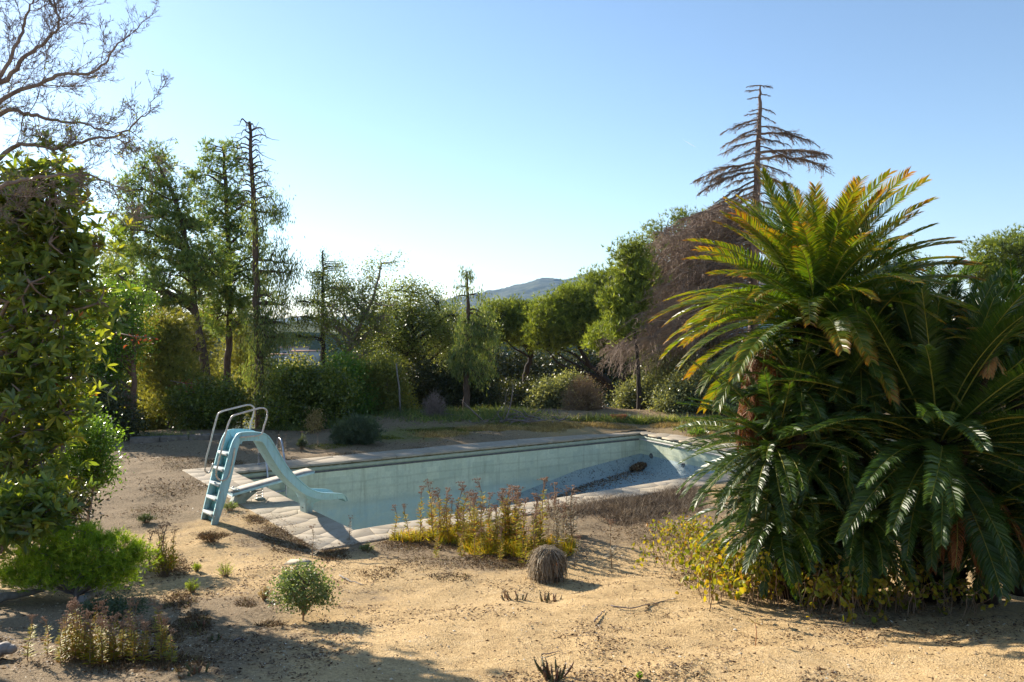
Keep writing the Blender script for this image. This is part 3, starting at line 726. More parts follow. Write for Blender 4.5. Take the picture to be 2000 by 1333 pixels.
# platform under side
# closed back of ladder and treads
sl = (hi_i[-1]-hi_i[0])/np.linalg.norm(hi_i[-1]-hi_i[0])
def ladder_pt(z): 
    return np.array([np.interp(z, hi_o[:, 1], hi_o[:, 0]), z]), np.array([np.interp(z, hi_i[:, 1], hi_i[:, 0]), z])
zs = []
for (px, py) in [(397, 1006), (405, 976), (411.5, 948), (421, 918), (429, 887)]:
    s_z = SP(px+14, py+1, .0); zs.append(s_z[1])
ztop = float(te[5, 1])
zs = sorted(zs)
mb_list = []
prev = -.02
for iz, z_ in enumerate(zs+[ztop-.12]):
    a_, b_ = ladder_pt(z_); a0, b0 = ladder_pt(prev)
    mb = MB(); x0, x1 = a_[0]-.02, b_[0]+.02
    if iz < len(zs):
        box(mb, ((x0+x1)/2, SWD/2, z_), (x1-x0, SWD-.06, .022)); box(mb, (x0+.005, SWD/2, z_-.018), (.02, SWD-.06, .03))
        bevel(mb.build('step', M['step'], slide), .006)
    # riser: dished panel behind
    mb = MB(); y0, y1 = .02, SWD-.024
    rsr = np.array([[b0[0]-.01, y0, prev+.012], [b0[0]-.01, y1, prev+.012], [b_[0]-.015, y1, z_-.012], [b_[0]-.015, y0, z_-.012]])
    mb.add(np.concatenate([rsr, rsr+[.012, 0, 0]]), [[0, 3, 2, 1], [4, 5, 6, 7], [0, 1, 5, 4], [2, 3, 7, 6]])
    mb.build('riser', M['slide_in'], slide)
    prev = z_
# inner chute floor sheet of platform entrance (turquoise in shade)
# pedestal: flared column under the chute
def ped():
    s0 = SP(598.5, 1012.6, .10)[0]; s1 = s0+.125; wa, wb = .10, SWD-.10; secs = []; r_ = .025
    for f in np.linspace(0, 1, 20):
        g = f**3; w0, w1 = wa-g*(wa-.004), wb+g*(SWD-.004-wb)
        a0, a1 = s0-.03*f-.07*f**5, s1+.05*f**2+.24*f**5
        ring = []
        for (sx, sw) in ((a0+r_, w0), (a1-r_, w0), (a1, w0+r_), (a1, w1-r_), (a1-r_, w1), (a0+r_, w1), (a0, w1-r_), (a0, w0+r_)):
            zt_ = np.interp(sx, bot[:, 0], bot[:, 1])+.02
            ring.append([sx, sw, .02+(zt_-.02)*f])
        secs.append(ring)
    V, qd = loft(np.array(secs)); mb = MB(); mb.add(V, qd)
    o = mb.build('pedestal', M['slide'], slide, True); md = o.modifiers.new('e', 'EDGE_SPLIT'); md.split_angle = math.radians(35)
    mb = MB(); an = np.linspace(0, 2*PI, 13)[:-1]
    V = np.stack([np.full(12, s0-.009), (wa+wb)/2+.035*np.cos(an), .12+.03*np.sin(an)], -1)
    mb.add(np.concatenate([V, V+[.04, 0, 0], [[s0-.008, (wa+wb)/2, .12]]]), [[a_, (a_+1) % 12, 12+(a_+1) % 12, 12+a_] for a_ in range(12)], [[24, a_, (a_+1) % 12] for a_ in range(12)])
    mb.build('drain_hole', M['black'], slide)
ped()
# handrails
def rail(pts, w0, r_=.014, n=90):
    p = spline(np.array([[q_[0], w0, q_[1]] for q_ in pts]), n)
    mb = MB(); tubes(mb, p, np.full(n, r_), 10); return mb.build('handrail', M['steel'], slide, True)
near = [(458.5, 875), (456, 892), (451, 915), (446, 931), (440, 937), (432, 938.5), (424, 933), (422.5, 924), (425, 910), (433, 878), (443, 838), (449, 822), (455, 813), (470, 808), (495, 801), (509, 797.5), (518, 799), (522, 807), (520.5, 818), (516, 832), (512.5, 845), (509, 849), (500, 851.5), (485, 853), (469, 854.5)]
rail([SP(px, py, -.045) for px, py in near], -.045)
far = [(417, 905), (409, 923), (401.5, 921), (400.5, 912), (403, 895), (409, 872), (417, 840), (425, 812), (430, 806), (440, 802), (460, 797), (483, 791.5), (492, 793), (496.5, 799), (495, 811), (491, 824), (487.5, 839), (484, 846), (470, 850)]
rail([SP(px, py, SWD+.045) for px, py in far], SWD+.045)
# bolts on the near stringer
for (px, py) in ((421, 995), (419, 1009), (430, 962), (446, 900), (480, 858), (505, 856)):
    p = SP(px, py, -.03); mb = MB(); box(mb, (p[0], -.034, p[1]), (.018, .012, .018)); bevel(mb.build('bolt', M['steel'], slide), .004)

# ------------------------------------------------------------------ diving board
bx = nrm(np.array([*u, 0])); bang = math.atan2(u[1], u[0])
b0 = np.array([-5.10, 14.36, 0]); db = empty('diving_board', b0, 'short weathered diving board on a slanted stand with coil spring', 'diving board'); db.rotation_euler = (0, 0, bang)
BL, BW = 1.52, .42; z0_, z1_ = .235, .50
def bz(s): return z0_+(z1_-z0_)*s/BL
def plank(z_off0, z_off1, wd, name, mat):
    mb = MB(); nn_ = 12; s_ = np.linspace(0, BL, nn_)
    sec = np.array([[[a_, -wd/2, bz(a_)+z_off0-.02*(a_/BL)**2], [a_, wd/2, bz(a_)+z_off0-.02*(a_/BL)**2], [a_, wd/2, bz(a_)+z_off1-.02*(a_/BL)**2], [a_, -wd/2, bz(a_)+z_off1-.02*(a_/BL)**2]] for a_ in s_])
    V, qd = loft(sec); n = nn_*4
    mb.add(V, qd, [[0, 1, 2], [0, 2, 3], [n-4, n-2, n-3], [n-4, n-1, n-2]]); return mb.build(name, mat, db)
bevel(plank(-.05, -.003, BW, 'board', M['boardside']), .008); plank(-.002, .004, BW-.03, 'board_skin', M['board'])
mb = MB(); box(mb, (.11, 0, bz(.11)+.014), (.10, BW*.9, .02)); mb.build('clamp_bar', M['stand'], db)
for w_ in (-.15, .15):
    mb = MB(); box(mb, (.11, w_, bz(.11)+.03), (.03, .03, .02)); mb.build('bolt', M['steel2'], db)
mb = MB(); sec = np.array([[[x0, -w_, z_], [x1, -w_, z_], [x1, w_, z_], [x0, w_, z_]] for (x0, x1, w_, z_) in ((.02, .26, .12, -.02), (.04, .26, .13, .05), (.12, .36, .16, .14), (.17, .46, .19, .222))])
V, qd = loft(sec); mb.add(V, qd); bevel(mb.build('stand', M['stand'], db), .012)
mb = MB(); th = np.linspace(0, 2*PI*5, 120); sp_ = np.stack([.55+.055*np.cos(th), .055*np.sin(th), .03+(bz(.55)-.09)*th/th[-1]], -1)
tubes(mb, sp_, np.full(120, .011), 6); mb.build('spring', M['steel'], db, True)
mb = MB(); box(mb, (.55, 0, .045), (.16, .16, .02)); box(mb, (.55, 0, bz(.55)-.058), (.13, .13, .012)); mb.build('spring_plate', M['stand'], db)

# ------------------------------------------------------------------ pool ladder
eBC3 = nrm(np.array([*(C-B), 0])); inw = np.array([eBC3[1], -eBC3[0], 0]);
if np.dot(inw[:2], cen-B) < 0: inw = -inw
def onBC(px):
    for t in np.linspace(0, 1, 4000):
        p = B+(C-B)*t
        if p[0]/p[1]*F+CX >= px: return np.array([p[0], p[1], 0])
pl, pr = onBC(520), onBC(556)
lad = empty('pool_ladder', (pl+pr)/2, 'stainless steel pool ladder with two hooped rails on the far side', 'ladder')
for p in (pl, pr):
    pts = [p-inw*.62+UP*.02, p-inw*.62+UP*.35, p-inw*.60+UP*.5, p-inw*.50+UP*.60, p-inw*.36+UP*.62, p-inw*.22+UP*.56, p-inw*.10+UP*.36, p+inw*.03+UP*.08, p+inw*.10-UP*.2, p+inw*.11-UP*.5, p+inw*.11-UP*.78]
    P = spline(pts, 60)-(pl+pr)/2; mb = MB(); tubes(mb, P, np.full(60, .021), 10); mb.build('rail', M['steel2'], lad, True)
    mb = MB(); tubes(mb, np.array([p-inw*.62+UP*.03, p-inw*.62+UP*.05])-(pl+pr)/2, [.045, .04], 12); mb.build('foot_flange', M['steel2'], lad)
for z_ in (-.22, -.50, -.74):
    mb = MB(); c = ((pl+pr)/2)*0+inw*.11+UP*z_; box(mb, c, (np.linalg.norm(pr-pl)-.03, .06, .025), math.atan2(eBC3[1], eBC3[0])); mb.build('rung', M['steel2'], lad)

# ------------------------------------------------------------------ low wall, planter, stake, contrail
def wallrun(px0, py0, px1, py1, name, label, h=.2, th=.35, n=9):
    a_, b_ = G0(px0, py0), G0(px1, py1); r = empty(name, (a_+b_)/2, label, 'wall'); e = nrm(b_-a_); L = np.linalg.norm(b_-a_); ang = math.atan2(e[1], e[0])
    r.rotation_euler = (0, 0, ang); x = -L/2
    for i in range(n):
        wd = L/n*R.uniform(.8, 1.2); wd = min(wd, L/2-x) if i < n-1 else L/2-x
        if wd < .1: break
        mb = MB(); hh = h*R.uniform(.9, 1.08); box(mb, (x+wd/2, R.normal(0, .01), hh/2-.1), (wd-.015, th, hh+.2)); bevel(mb.build('block', M['lowwall'], r), .02); x += wd
wallrun(255, 868, 452, 860, 'low_wall', 'low old concrete wall edging the terrace at back left', .2, .4, 4)
pc = gp(1208, 822); pt = empty('planter', pc, 'small orange terracotta planter trough behind the pool', 'planter', rz=.15)
for nm, pr_ in (('trough', None), ('rim', 1)):
    mb = MB()
    if pr_ is None:
        o_ = [(.19, .08, 0), (.24, .11, .17), (.21, .085, .17), (.17, .06, .04)]
    else:
        o_ = [(.25, .12, .15), (.26, .13, .16), (.26, .13, .19), (.22, .09, .19), (.215, .085, .16)]
    sec = np.array([[[-x, -y, z], [x, -y, z], [x, y, z], [-x, y, z]] for x, y, z in o_]); V, qd = loft(sec)
    mb.add(V, qd, [[len(V)-4, len(V)-3, len(V)-2], [len(V)-4, len(V)-2, len(V)-1]] if pr_ is None else None); mb.build(nm, M['terra'], pt)
c = gp(1218, 818); mb = MB(); v = R.normal(size=(14, 3)); v = nrm(v)*[.10, .08, .07]
import bmesh
def rock(name, loc, size, mat, label, cat='stone', group=None, seed=0):
    bm = bmesh.new(); bmesh.ops.create_icosphere(bm, subdivisions=2, radius=1)
    for vv in bm.verts:
        k = 1+.35*(mnoise.noise(vv.co*1.3+Vector((seed*3.1, 0, 0)))); vv.co = Vector((vv.co.x*size[0]*k, vv.co.y*size[1]*k, vv.co.z*size[2]*k))
    me = bpy.data.meshes.new(name); bm.to_mesh(me); bm.free(); me.materials.append(mat)
    o = bpy.data.objects.new(name, me); COL.objects.link(o); o.location = loc; return tag(o, label, cat, group)
M['stone_r'] = plain('pale_rock', (.3, .26, .2), (.5, .45, .38), .9, 12, .2, .6, 0, 30, .02)
rock('stone', c+[.12, -.05, .06], (.13, .09, .08), M['stone_r'], 'pale stone beside the terracotta planter', seed=1)
a_, b_ = W(783, 805, 26.0), W(774, 710, 26.0); mb = MB(); P = np.linspace(a_, b_, 5)-a_; P[2] += [.02, 0, 0]; P[0, 2] -= .3
M['pale'] = plain('pale_stake', (.11, .10, .09), (.22, .2, .18), .8, 10)
o = mb; tubes(mb, P, np.linspace(.035, .025, 5), 6); o = mb.build('stake', M['pale']); o.location = a_; tag(o, 'thin pale leaning stake standing in front of the oaks', 'stake')
# contrail, a thin far-off streak of ice cloud
dC = 7000.; p0, p1 = W(1333, 273, dC), W(1359, 288, dC); mb = MB(); P = np.linspace(p0, p1, 12)-p0
tubes(mb, P, np.array([1, 2, 3, 4, 5, 5.5, 6, 6, 5.5, 5, 4, 1.5])*.62, 8); cm, ct, co_ = newmat('contrail_ice'); cv = ct.nodes.new('ShaderNodeVolumePrincipled'); cv.inputs['Density'].default_value = .12; cv.inputs['Color'].default_value = (1, 1, 1, 1); cv.inputs['Anisotropy'].default_value = .5
ct.links.new(cv.outputs[0], co_.inputs['Volume']); o = mb.build('contrail', cm); o.location = p0; tag(o, 'short white aircraft contrail in the blue sky left of the dead cedar', 'contrail')

# ------------------------------------------------------------------ trees
def kn(P, Q):
    """index of nearest Q for each P, chunked"""
    out = np.empty(len(P), int)
    for i in range(0, len(P), 512):
        d = ((P[i:i+512, None]-Q[None])**2).sum(-1); out[i:i+512] = d.argmin(1)
    return out
def sample_blobs(blobs, n, d, depth=.8, shell=.45):
    """blobs in picture pixels (px,py,rx,ry[,dd]) at distance d -> world points"""
    bl = np.array([[*b[:4], (b[4] if len(b) > 4 else 0)] for b in blobs], float)
    vol = (bl[:, 2]*bl[:, 3])*np.sqrt(bl[:, 2]*bl[:, 3]); k = R.choice(len(bl), n, p=vol/vol.sum())
    dr = nrm(R.normal(size=(n, 3))); rad = shell+(1-shell)*R.random(n)**.5; rad = rad*(1+R.normal(0, .07, n))
    b = bl[k]; dd = d+b[:, 4]
    x = (b[:, 0]-CX)/F*dd; z = CAMZ-(b[:, 1]-HY)/F*dd; rx = b[:, 2]/F*dd; rz = b[:, 3]/F*dd
    c = np.stack([x, dd, z], 1); off = dr*rad[:, None]*np.stack([rx, np.maximum(rx, rz)*depth, rz], 1)
    return c+off, dr, c
def branchwork(tips, trunk, r0, nlimb, rise=.5, K=7, mb=None, sag=.1, tipr=.006):
    """limbs from the trunk to a subset of tips, then branchlets from the limbs to every tip"""
    n = len(tips); nl = min(nlimb, n); li = R.choice(n, nl, replace=False); ends = tips[li]*.96+tips.mean(0)*.04
    tr = spline(trunk, 60); top = tr[-1]
    hd = np.linalg.norm(ends[:, None, :2]-tr[None, :, :2], axis=-1); want = ends[:, None, 2]-hd*rise
    cost = np.abs(tr[None, :, 2]-want)+.15*hd; at = cost.argmin(1); at = np.clip(at, 14, 58)
    p0 = tr[at]; L = np.linalg.norm(ends-p0, axis=1)
    mid = p0*.45+ends*.55+R.normal(size=ends.shape)*L[:, None]*.09; mid[:, 2] += L*sag
    P = bez(p0, mid, ends, K); P[:, 1:-1] += R.normal(size=P[:, 1:-1].shape)*L[:, None, None]*.02
    rb = r0*(.42-.28*at/60)*np.clip(L/ (L.mean()+1e-6), .5, 1.5); rb = np.maximum(rb, tipr*2)
    Rr = rb[:, None]*np.linspace(1, .22, K)[None]
    tubes(mb, P, Rr, 5)
    Q = P[:, 2:].reshape(-1, 3); Q = np.concatenate([Q, tr[45:]]); j = kn(tips, Q); q = Q[j]
    L2 = np.linalg.norm(tips-q, axis=1); ok = (L2 > .05)
    m2 = (q+tips)/2+R.normal(size=tips.shape)*L2[:, None]*.12
    P2 = bez(q[ok], m2[ok], tips[ok], 5)
    tubes(mb, P2, (np.minimum(.02+.012*L2[ok], r0*.2))[:, None]*np.linspace(.9, .25, 5)[None], 3, cap=False)
    return P, P2
def trunk_tube(mb, trunk, r0, r1=.25, n=26, sides=9, flare=.35):
    p = spline(trunk, n); t = np.linspace(0, 1, n); p[1:-1] += R.normal(size=p[1:-1].shape)*r0*.1
    r = r0*(1-t*(1-r1))*(1+flare*np.exp(-t*18)); tubes(mb, p, r*(1+R.normal(0, .03, n)), sides)
def crown_leaves(mb, tips, dirs, n, rc, L, Wd, kind, m=0):
    N = len(tips)*n; k = np.repeat(np.arange(len(tips)), n)
    if kind == 'tuft':       # needles bursting outwards from twig ends
        sub = tips[k]+R.normal(size=(N, 3))*rc*np.array([1, 1, .6])
        ng = 6; # six needles share a tuft
        D = nrm(dirs[k]*.5+R.normal(size=(N, 3))*.55+[0, 0, .75])
        P = np.repeat(sub, ng, 0); DD = nrm(np.repeat(D, ng, 0)+R.normal(size=(N*ng, 3))*.5)
        a = np.repeat(R.random(N), ng)*.8+R.random(N*ng)*.2
        blades(mb, P, DD, R.uniform(.7, 1.2, N*ng)*L, Wd, m, a)
    elif kind == 'leaf':
        P = tips[k]+R.normal(size=(N, 3))*rc; D = nrm(R.normal(size=(N, 3))+dirs[k]*.6+[0, 0, .15]); S = np.cross(D, R.normal(size=(N, 3))*.7+[0, 0, 1.])
        a = np.clip(np.repeat(R.random(len(tips)), n)*.35+R.random(N)*.65, 0, 1)
        leaves(mb, P, D, S, R.uniform(.7, 1.25, N)*L, R.uniform(.8, 1.2, N)*Wd, .2, m, a)
    elif kind == 'whorl':
        q = np.repeat(np.arange(len(tips)*n), 7); ax = nrm(dirs[k]*.5+R.normal(size=(N, 3))*.5+[0, 0, .7]); base = tips[k]+R.normal(size=(N, 3))*rc
        P = base[q]; axq = ax[q]; rd = nrm(np.cross(axq, R.normal(size=(N*7, 3)))); D = nrm(rd+axq*R.uniform(.1, 1.0, (N*7, 1)))
        S = np.cross(D, axq); a = np.clip(np.repeat(R.random(N), 7)*.5+R.random(N*7)*.5, 0, 1)
        leaves(mb, P, D, S, R.uniform(.65, 1.25, N*7)*L, R.uniform(.8, 1.2, N*7)*Wd, .14, m, a, .08, True)
    elif kind == 'droop':
        P = tips[k]+R.normal(size=(N, 3))*rc*np.array([1, 1, 1.2]); D = nrm(R.normal(size=(N, 3))*.3+[0, 0, -1.]); S = R.normal(size=(N, 3))
        leaves(mb, P, D, S, R.uniform(.6, 1.4, N)*L, Wd, .1, m)
def tree(name, label, blobs, d, trunk_px, r0, ntips, nl, nleaf, rc, L, Wd, kind, leafm, barkm='bark', rise=.5, shell=.45, group=None, cat='tree', upd=.0, depth=.8, extra=None, sink=.8, twigs=0):
    tr = []
    for i, t in enumerate(trunk_px): tr.append(W(t[0], t[1], d+(t[2] if len(t) > 2 else 0)))
    base = tr[0].copy(); base[2] = min(base[2], gz(base[0], base[1]))-.15; tr = [base]+tr
    if np.linalg.norm(tr[1]-tr[0]) < .3: tr.pop(1)
    root = empty(name, base, label, cat, group)
    tips, dr, c = sample_blobs(blobs, ntips, d, depth, shell)
    gzz = hgt(tips[:, 0], tips[:, 1])+.15; tips[:, 2] = np.maximum(tips[:, 2], gzz)
    mb = MB(); trunk_tube(mb, np.array(tr), r0); mb.build('trunk', M[barkm], root, True, None).matrix_parent_inverse.identity()
    mb2 = MB(); branchwork(tips, np.array(tr), r0, nl, rise, mb=mb2)
    mb3 = MB(); crown_leaves(mb3, tips, dr, nleaf, rc, L, Wd, kind)
    if extra: extra(mb2, mb3, tips, dr)
    b = mb2.build('branches', M[barkm], root); f = mb3.build('crown', M[leafm], root)
    for o in root.children: o.location = -Vector(base)
    return root
T = tree
# --- pines at the left
T('pine_tree', 'tall leaning pine with a crooked trunk behind the slide, leftmost of the two tall pines', [(303, 318, 40, 30), (280, 372, 46, 42), (340, 395, 48, 42), (298, 455, 66, 52), (368, 470, 55, 50), (262, 530, 60, 50, 1), (350, 560, 75, 50), (252, 430, 26, 30), (400, 520, 50, 40), (230, 590, 40, 50, 2)], 30,
  [(403, 775), (396, 690), (381, 600), (368, 500), (345, 400), (308, 320)], .21, 640, 44, 14, .17, .19, .032, 'tuft', 'pine', rise=.35)
T('pine_tree', 'tall straight pine just left of the dead-topped trunk', [(428, 298, 44, 26), (458, 330, 36, 38), (405, 345, 36, 32), (438, 410, 56, 48), (470, 480, 50, 45), (415, 540, 55, 45), (480, 570, 50, 45), (524, 385, 20, 26), (535, 430, 18, 18), (440, 620, 45, 40)], 33,
  [(441, 780), (447, 650), (447, 500), (440, 350), (435, 290)], .19, 520, 40, 13, .17, .19, .032, 'tuft', 'pine', rise=.45)
def deadtop(mb2, mb3, tips, dr):
    d = 29
    for i in range(34):
        py = 238+i*5.2+R.uniform(-2, 2); s_ = 1 if i % 2 else -1; ln = R.uniform(14, 38)*(1 if py > 250 else .6)
        x0 = 488+(py-240)/110*5
        P = np.array([W(x0, py+6, d), W(x0+s_*ln*.4, py+R.uniform(-4, 2), d+R.uniform(-.6, .6)), W(x0+s_*ln*.75, py-R.uniform(-4, 6), d+R.uniform(-1, 1)), W(x0+s_*ln, py+R.uniform(-4, 14), d+R.uniform(-1, 1))])
        P = spline(P, 8); tubes(mb2, P, np.linspace(.035, .010, 8), 4)
        for k in range(3):
            q = P[R.integers(2, 8)]; e = q+R.normal(size=3)*[.25, .25, .12]; tubes(mb2, np.array([q, (q+e)/2+R.normal(size=3)*.04, e]), [.014, .011, .007], 3)
T('conifer_tree', 'tall straight trunk with a bare dead top and drooping tufts of green', [(512, 345, 9, 16), (536, 405, 22, 30), (552, 468, 20, 20), (502, 440, 12, 60), (545, 520, 38, 28), (532, 590, 40, 40), (505, 640, 25, 60), (540, 650, 40, 30), (508, 720, 30, 50), (565, 545, 22, 20)], 29,
  [(507, 800), (503, 650), (499, 500), (493, 350), (487, 238)], .20, 300, 26, 34, .17, .15, .03, 'droop', 'cyp', rise=-.1, extra=deadtop)
T('conifer_tree', 'small layered conifer with upswept branches and a dark bare lower trunk', [(630, 505, 9, 20), (622, 540, 30, 14), (662, 522, 20, 14), (640, 565, 46, 14), (610, 590, 40, 12), (668, 590, 34, 12), (605, 625, 50, 12), (660, 640, 36, 14), (585, 660, 30, 10)], 31,
  [(631, 725), (630, 640), (630, 560), (630, 490)], .12, 260, 30, 26, .12, .10, .03, 'droop', 'cyp', 'barkd', rise=.1, shell=.2)
T('broadleaf_tree', 'thin-crowned broadleaf tree with bare twigs at its top beside the layered conifer', [(742, 520, 22, 16), (768, 512, 14, 12), (715, 525, 14, 14), (700, 570, 50, 40), (660, 620, 50, 45), (730, 625, 50, 50), (690, 690, 50, 40), (650, 560, 25, 25)], 29.5,
  [(655, 765), (672, 700), (700, 640), (730, 580), (745, 515)], .13, 420, 40, 24, .20, .085, .055, 'leaf', 'oak', 'twig', rise=.9, shell=.2)
T('oak_tree', 'round-crowned dark oak left of the weeping cypress, its trunk showing low', [(790, 590, 52, 42), (832, 598, 36, 34), (760, 640, 50, 50), (826, 660, 60, 50), (868, 640, 40, 40), (780, 695, 55, 34)], 32,
  [(818, 805), (822, 740), (806, 660), (800, 600)], .17, 540, 44, 44, .24, .085, .055, 'leaf', 'oak', 'barkd', rise=.8)
T('oak_tree', 'lower dense oak behind and right of the round-crowned one', [(885, 630, 45, 36), (930, 650, 40, 40), (900, 690, 46, 36), (860, 670, 30, 40)], 37,
  [(900, 800), (900, 720), (895, 640)], .15, 350, 30, 44, .26, .09, .06, 'leaf', 'oak', 'barkd', rise=.8)
T('weeping_cypress', 'slim weeping cypress with a tufted head standing clear of the oaks', [(911, 543, 15, 16), (900, 562, 12, 18), (927, 568, 13, 16), (936, 580, 9, 9), (887, 580, 5, 10), (940, 630, 26, 30), (912, 660, 22, 50), (900, 700, 25, 30), (945, 660, 30, 30), (930, 720, 36, 30)], 27,
  [(911, 800), (912, 700), (914, 600), (912, 532)], .12, 260, 28, 30, .10, .14, .03, 'droop', 'cyp', rise=-.3)
# --- stone pines
SP_ = dict(kind='tuft', leafm='stone', barkm='barkd', rise=.6, shell=.5, cat='tree', group='stone pines behind the pool')
def stonep(label, blobs, d, tr, r0, nt, nl=40, nleaf=15): return tree('stone_pine', label, blobs, d, tr, r0, nt, nl, nleaf, .26, .21, .036, **{k: v for k, v in SP_.items()})
stonep('umbrella stone pine with a dark trunk right of the weeping cypress', [(985, 612, 52, 22), (1040, 618, 48, 24), (960, 640, 40, 26), (1010, 645, 60, 26), (1060, 650, 40, 26)], 41, [(1022, 800), (1028, 730), (1038, 690), (1020, 640)], .26, 620)
stonep('rounded stone pine between the umbrella pine and the taller bright pine', [(1085, 610, 42, 28), (1125, 590, 45, 32), (1075, 650, 44, 36), (1120, 640, 50, 32), (1160, 620, 40, 36)], 38, [(1215, 812), (1190, 750), (1150, 710), (1115, 650)], .24, 640)
stonep('taller bright green stone pine rising left of the dead brown cedar', [(1180, 555, 40, 26), (1150, 580, 40, 30), (1215, 575, 36, 40), (1200, 620, 40, 36), (1225, 530, 26, 26), (1240, 650, 40, 40)], 40, [(1240, 810), (1215, 740), (1205, 660), (1190, 580)], .24, 560)
stonep('low bright tuft-branched young stone pine lit in front of the dark pine trunks', [(1185, 662, 30, 20), (1202, 645, 16, 10)], 33, [(1215, 800), (1212, 740), (1195, 680)], .10, 130, 14)
stonep('bright green pine boughs overlapping the left flank of the dead brown cedar', [(1222, 590, 30, 34), (1240, 545, 28, 28), (1236, 500, 22, 22), (1215, 640, 26, 20)], 27.6, [(1250, 800), (1245, 700), (1232, 560)], .10, 230, 20)
stonep('big stone pine behind the dead brown cedar, its green top showing above it', [(1265, 475, 36, 26), (1310, 450, 44, 26), (1360, 430, 50, 22), (1420, 425, 50, 22), (1250, 520, 40, 40), (1235, 570, 36, 44), (1320, 520, 70, 60), (1400, 490, 70, 60), (1290, 600, 60, 60), (1480, 450, 50, 30), (1240, 620, 40, 40), (1380, 590, 70, 60)], 42, [(1400, 840), (1390, 740), (1370, 600), (1350, 480)], .34, 1000, 60)
stonep('pale distant stone pine at the right edge beyond the cycads', [(1945, 490, 50, 26), (1990, 480, 50, 28), (1920, 530, 40, 30), (1975, 540, 60, 36), (2050, 500, 70, 40), (2120, 560, 60, 50)], 40, [(1990, 760), (1985, 650), (1975, 560)], .24, 620)
stonep('stone pine crown half hidden behind the tall cycad', [(1680, 480, 60, 30), (1620, 450, 50, 30), (1740, 500, 50, 30), (1800, 540, 60, 30), (1560, 520, 60, 60), (1700, 560, 90, 50)], 46, [(1680, 780), (1680, 680), (1680, 560)], .26, 560)
# --- young pines filling between the trunks
YP = dict(kind='tuft', leafm='pine_y', barkm='bark', rise=.2, shell=.15, group='young yellowish pines below the terrace')
for lb, bl, d, tr, nt in [
    ('slender young pine with a thin dark trunk standing right of the ivy-clad trunk', [(330, 650, 40, 40), (318, 700, 50, 40), (345, 740, 50, 36), (325, 790, 45, 30)], 26, [(330, 850), (329, 750), (328, 620)], 260),
    ('yellowish young pine between the leaning pine and the thin young trunk', [(300, 620, 40, 50), (290, 700, 50, 50), (285, 780, 50, 40), (280, 840, 40, 30)], 38, [(290, 860), (290, 740), (295, 590)], 330),
    ('yellowish young pine behind the base of the leaning pine', [(400, 620, 40, 50), (380, 690, 50, 50), (395, 760, 60, 40)], 40, [(395, 840), (392, 740), (398, 590)], 330),
    ('yellowish young pine seen between the straight pine and the dead-topped trunk', [(470, 640, 30, 40), (475, 700, 36, 50), (465, 770, 40, 40)], 42, [(472, 840), (470, 740), (470, 610)], 260),
    ('yellowish young pine at the far left beyond the glossy tree', [(230, 520, 40, 50), (215, 470, 30, 40), (240, 600, 50, 50), (235, 690, 60, 60), (230, 790, 50, 50)], 44, [(235, 860), (235, 700), (225, 450)], 420),
    ('small yellowish pine in shade right of the dead-topped trunk', [(560, 740, 36, 26), (545, 770, 40, 26)], 40, [(555, 830), (555, 780), (557, 725)], 120)]:
    tree('young_pine', lb, bl, d, tr, .07, nt, 26, 17, .26, .17, .03, **YP)
# --- ivy clad trees at the left
T('ivy_covered_tree', 'ivy-covered broadleaf tree with bright leaves left of the pines', [(225, 590, 60, 26), (262, 580, 30, 22), (205, 620, 50, 40), (262, 660, 22, 46), (225, 660, 40, 50), (185, 700, 50, 50), (200, 740, 40, 40)], 24.5, [(259, 815), (262, 740), (258, 650), (235, 600)], .12, 460, 34, 42, .22, .085, .055, 'leaf', 'bush_b', 'barkr', rise=.6)
T('ivy_covered_tree', 'dark crooked trunk wrapped in ivy half hidden by the glossy tree', [(170, 640, 50, 50), (190, 690, 40, 50), (215, 740, 36, 40), (150, 740, 50, 50)], 26, [(166, 815), (178, 740), (200, 660)], .12, 340, 26, 42, .22, .08, .05, 'leaf', 'laurel', 'barkd', rise=.6)
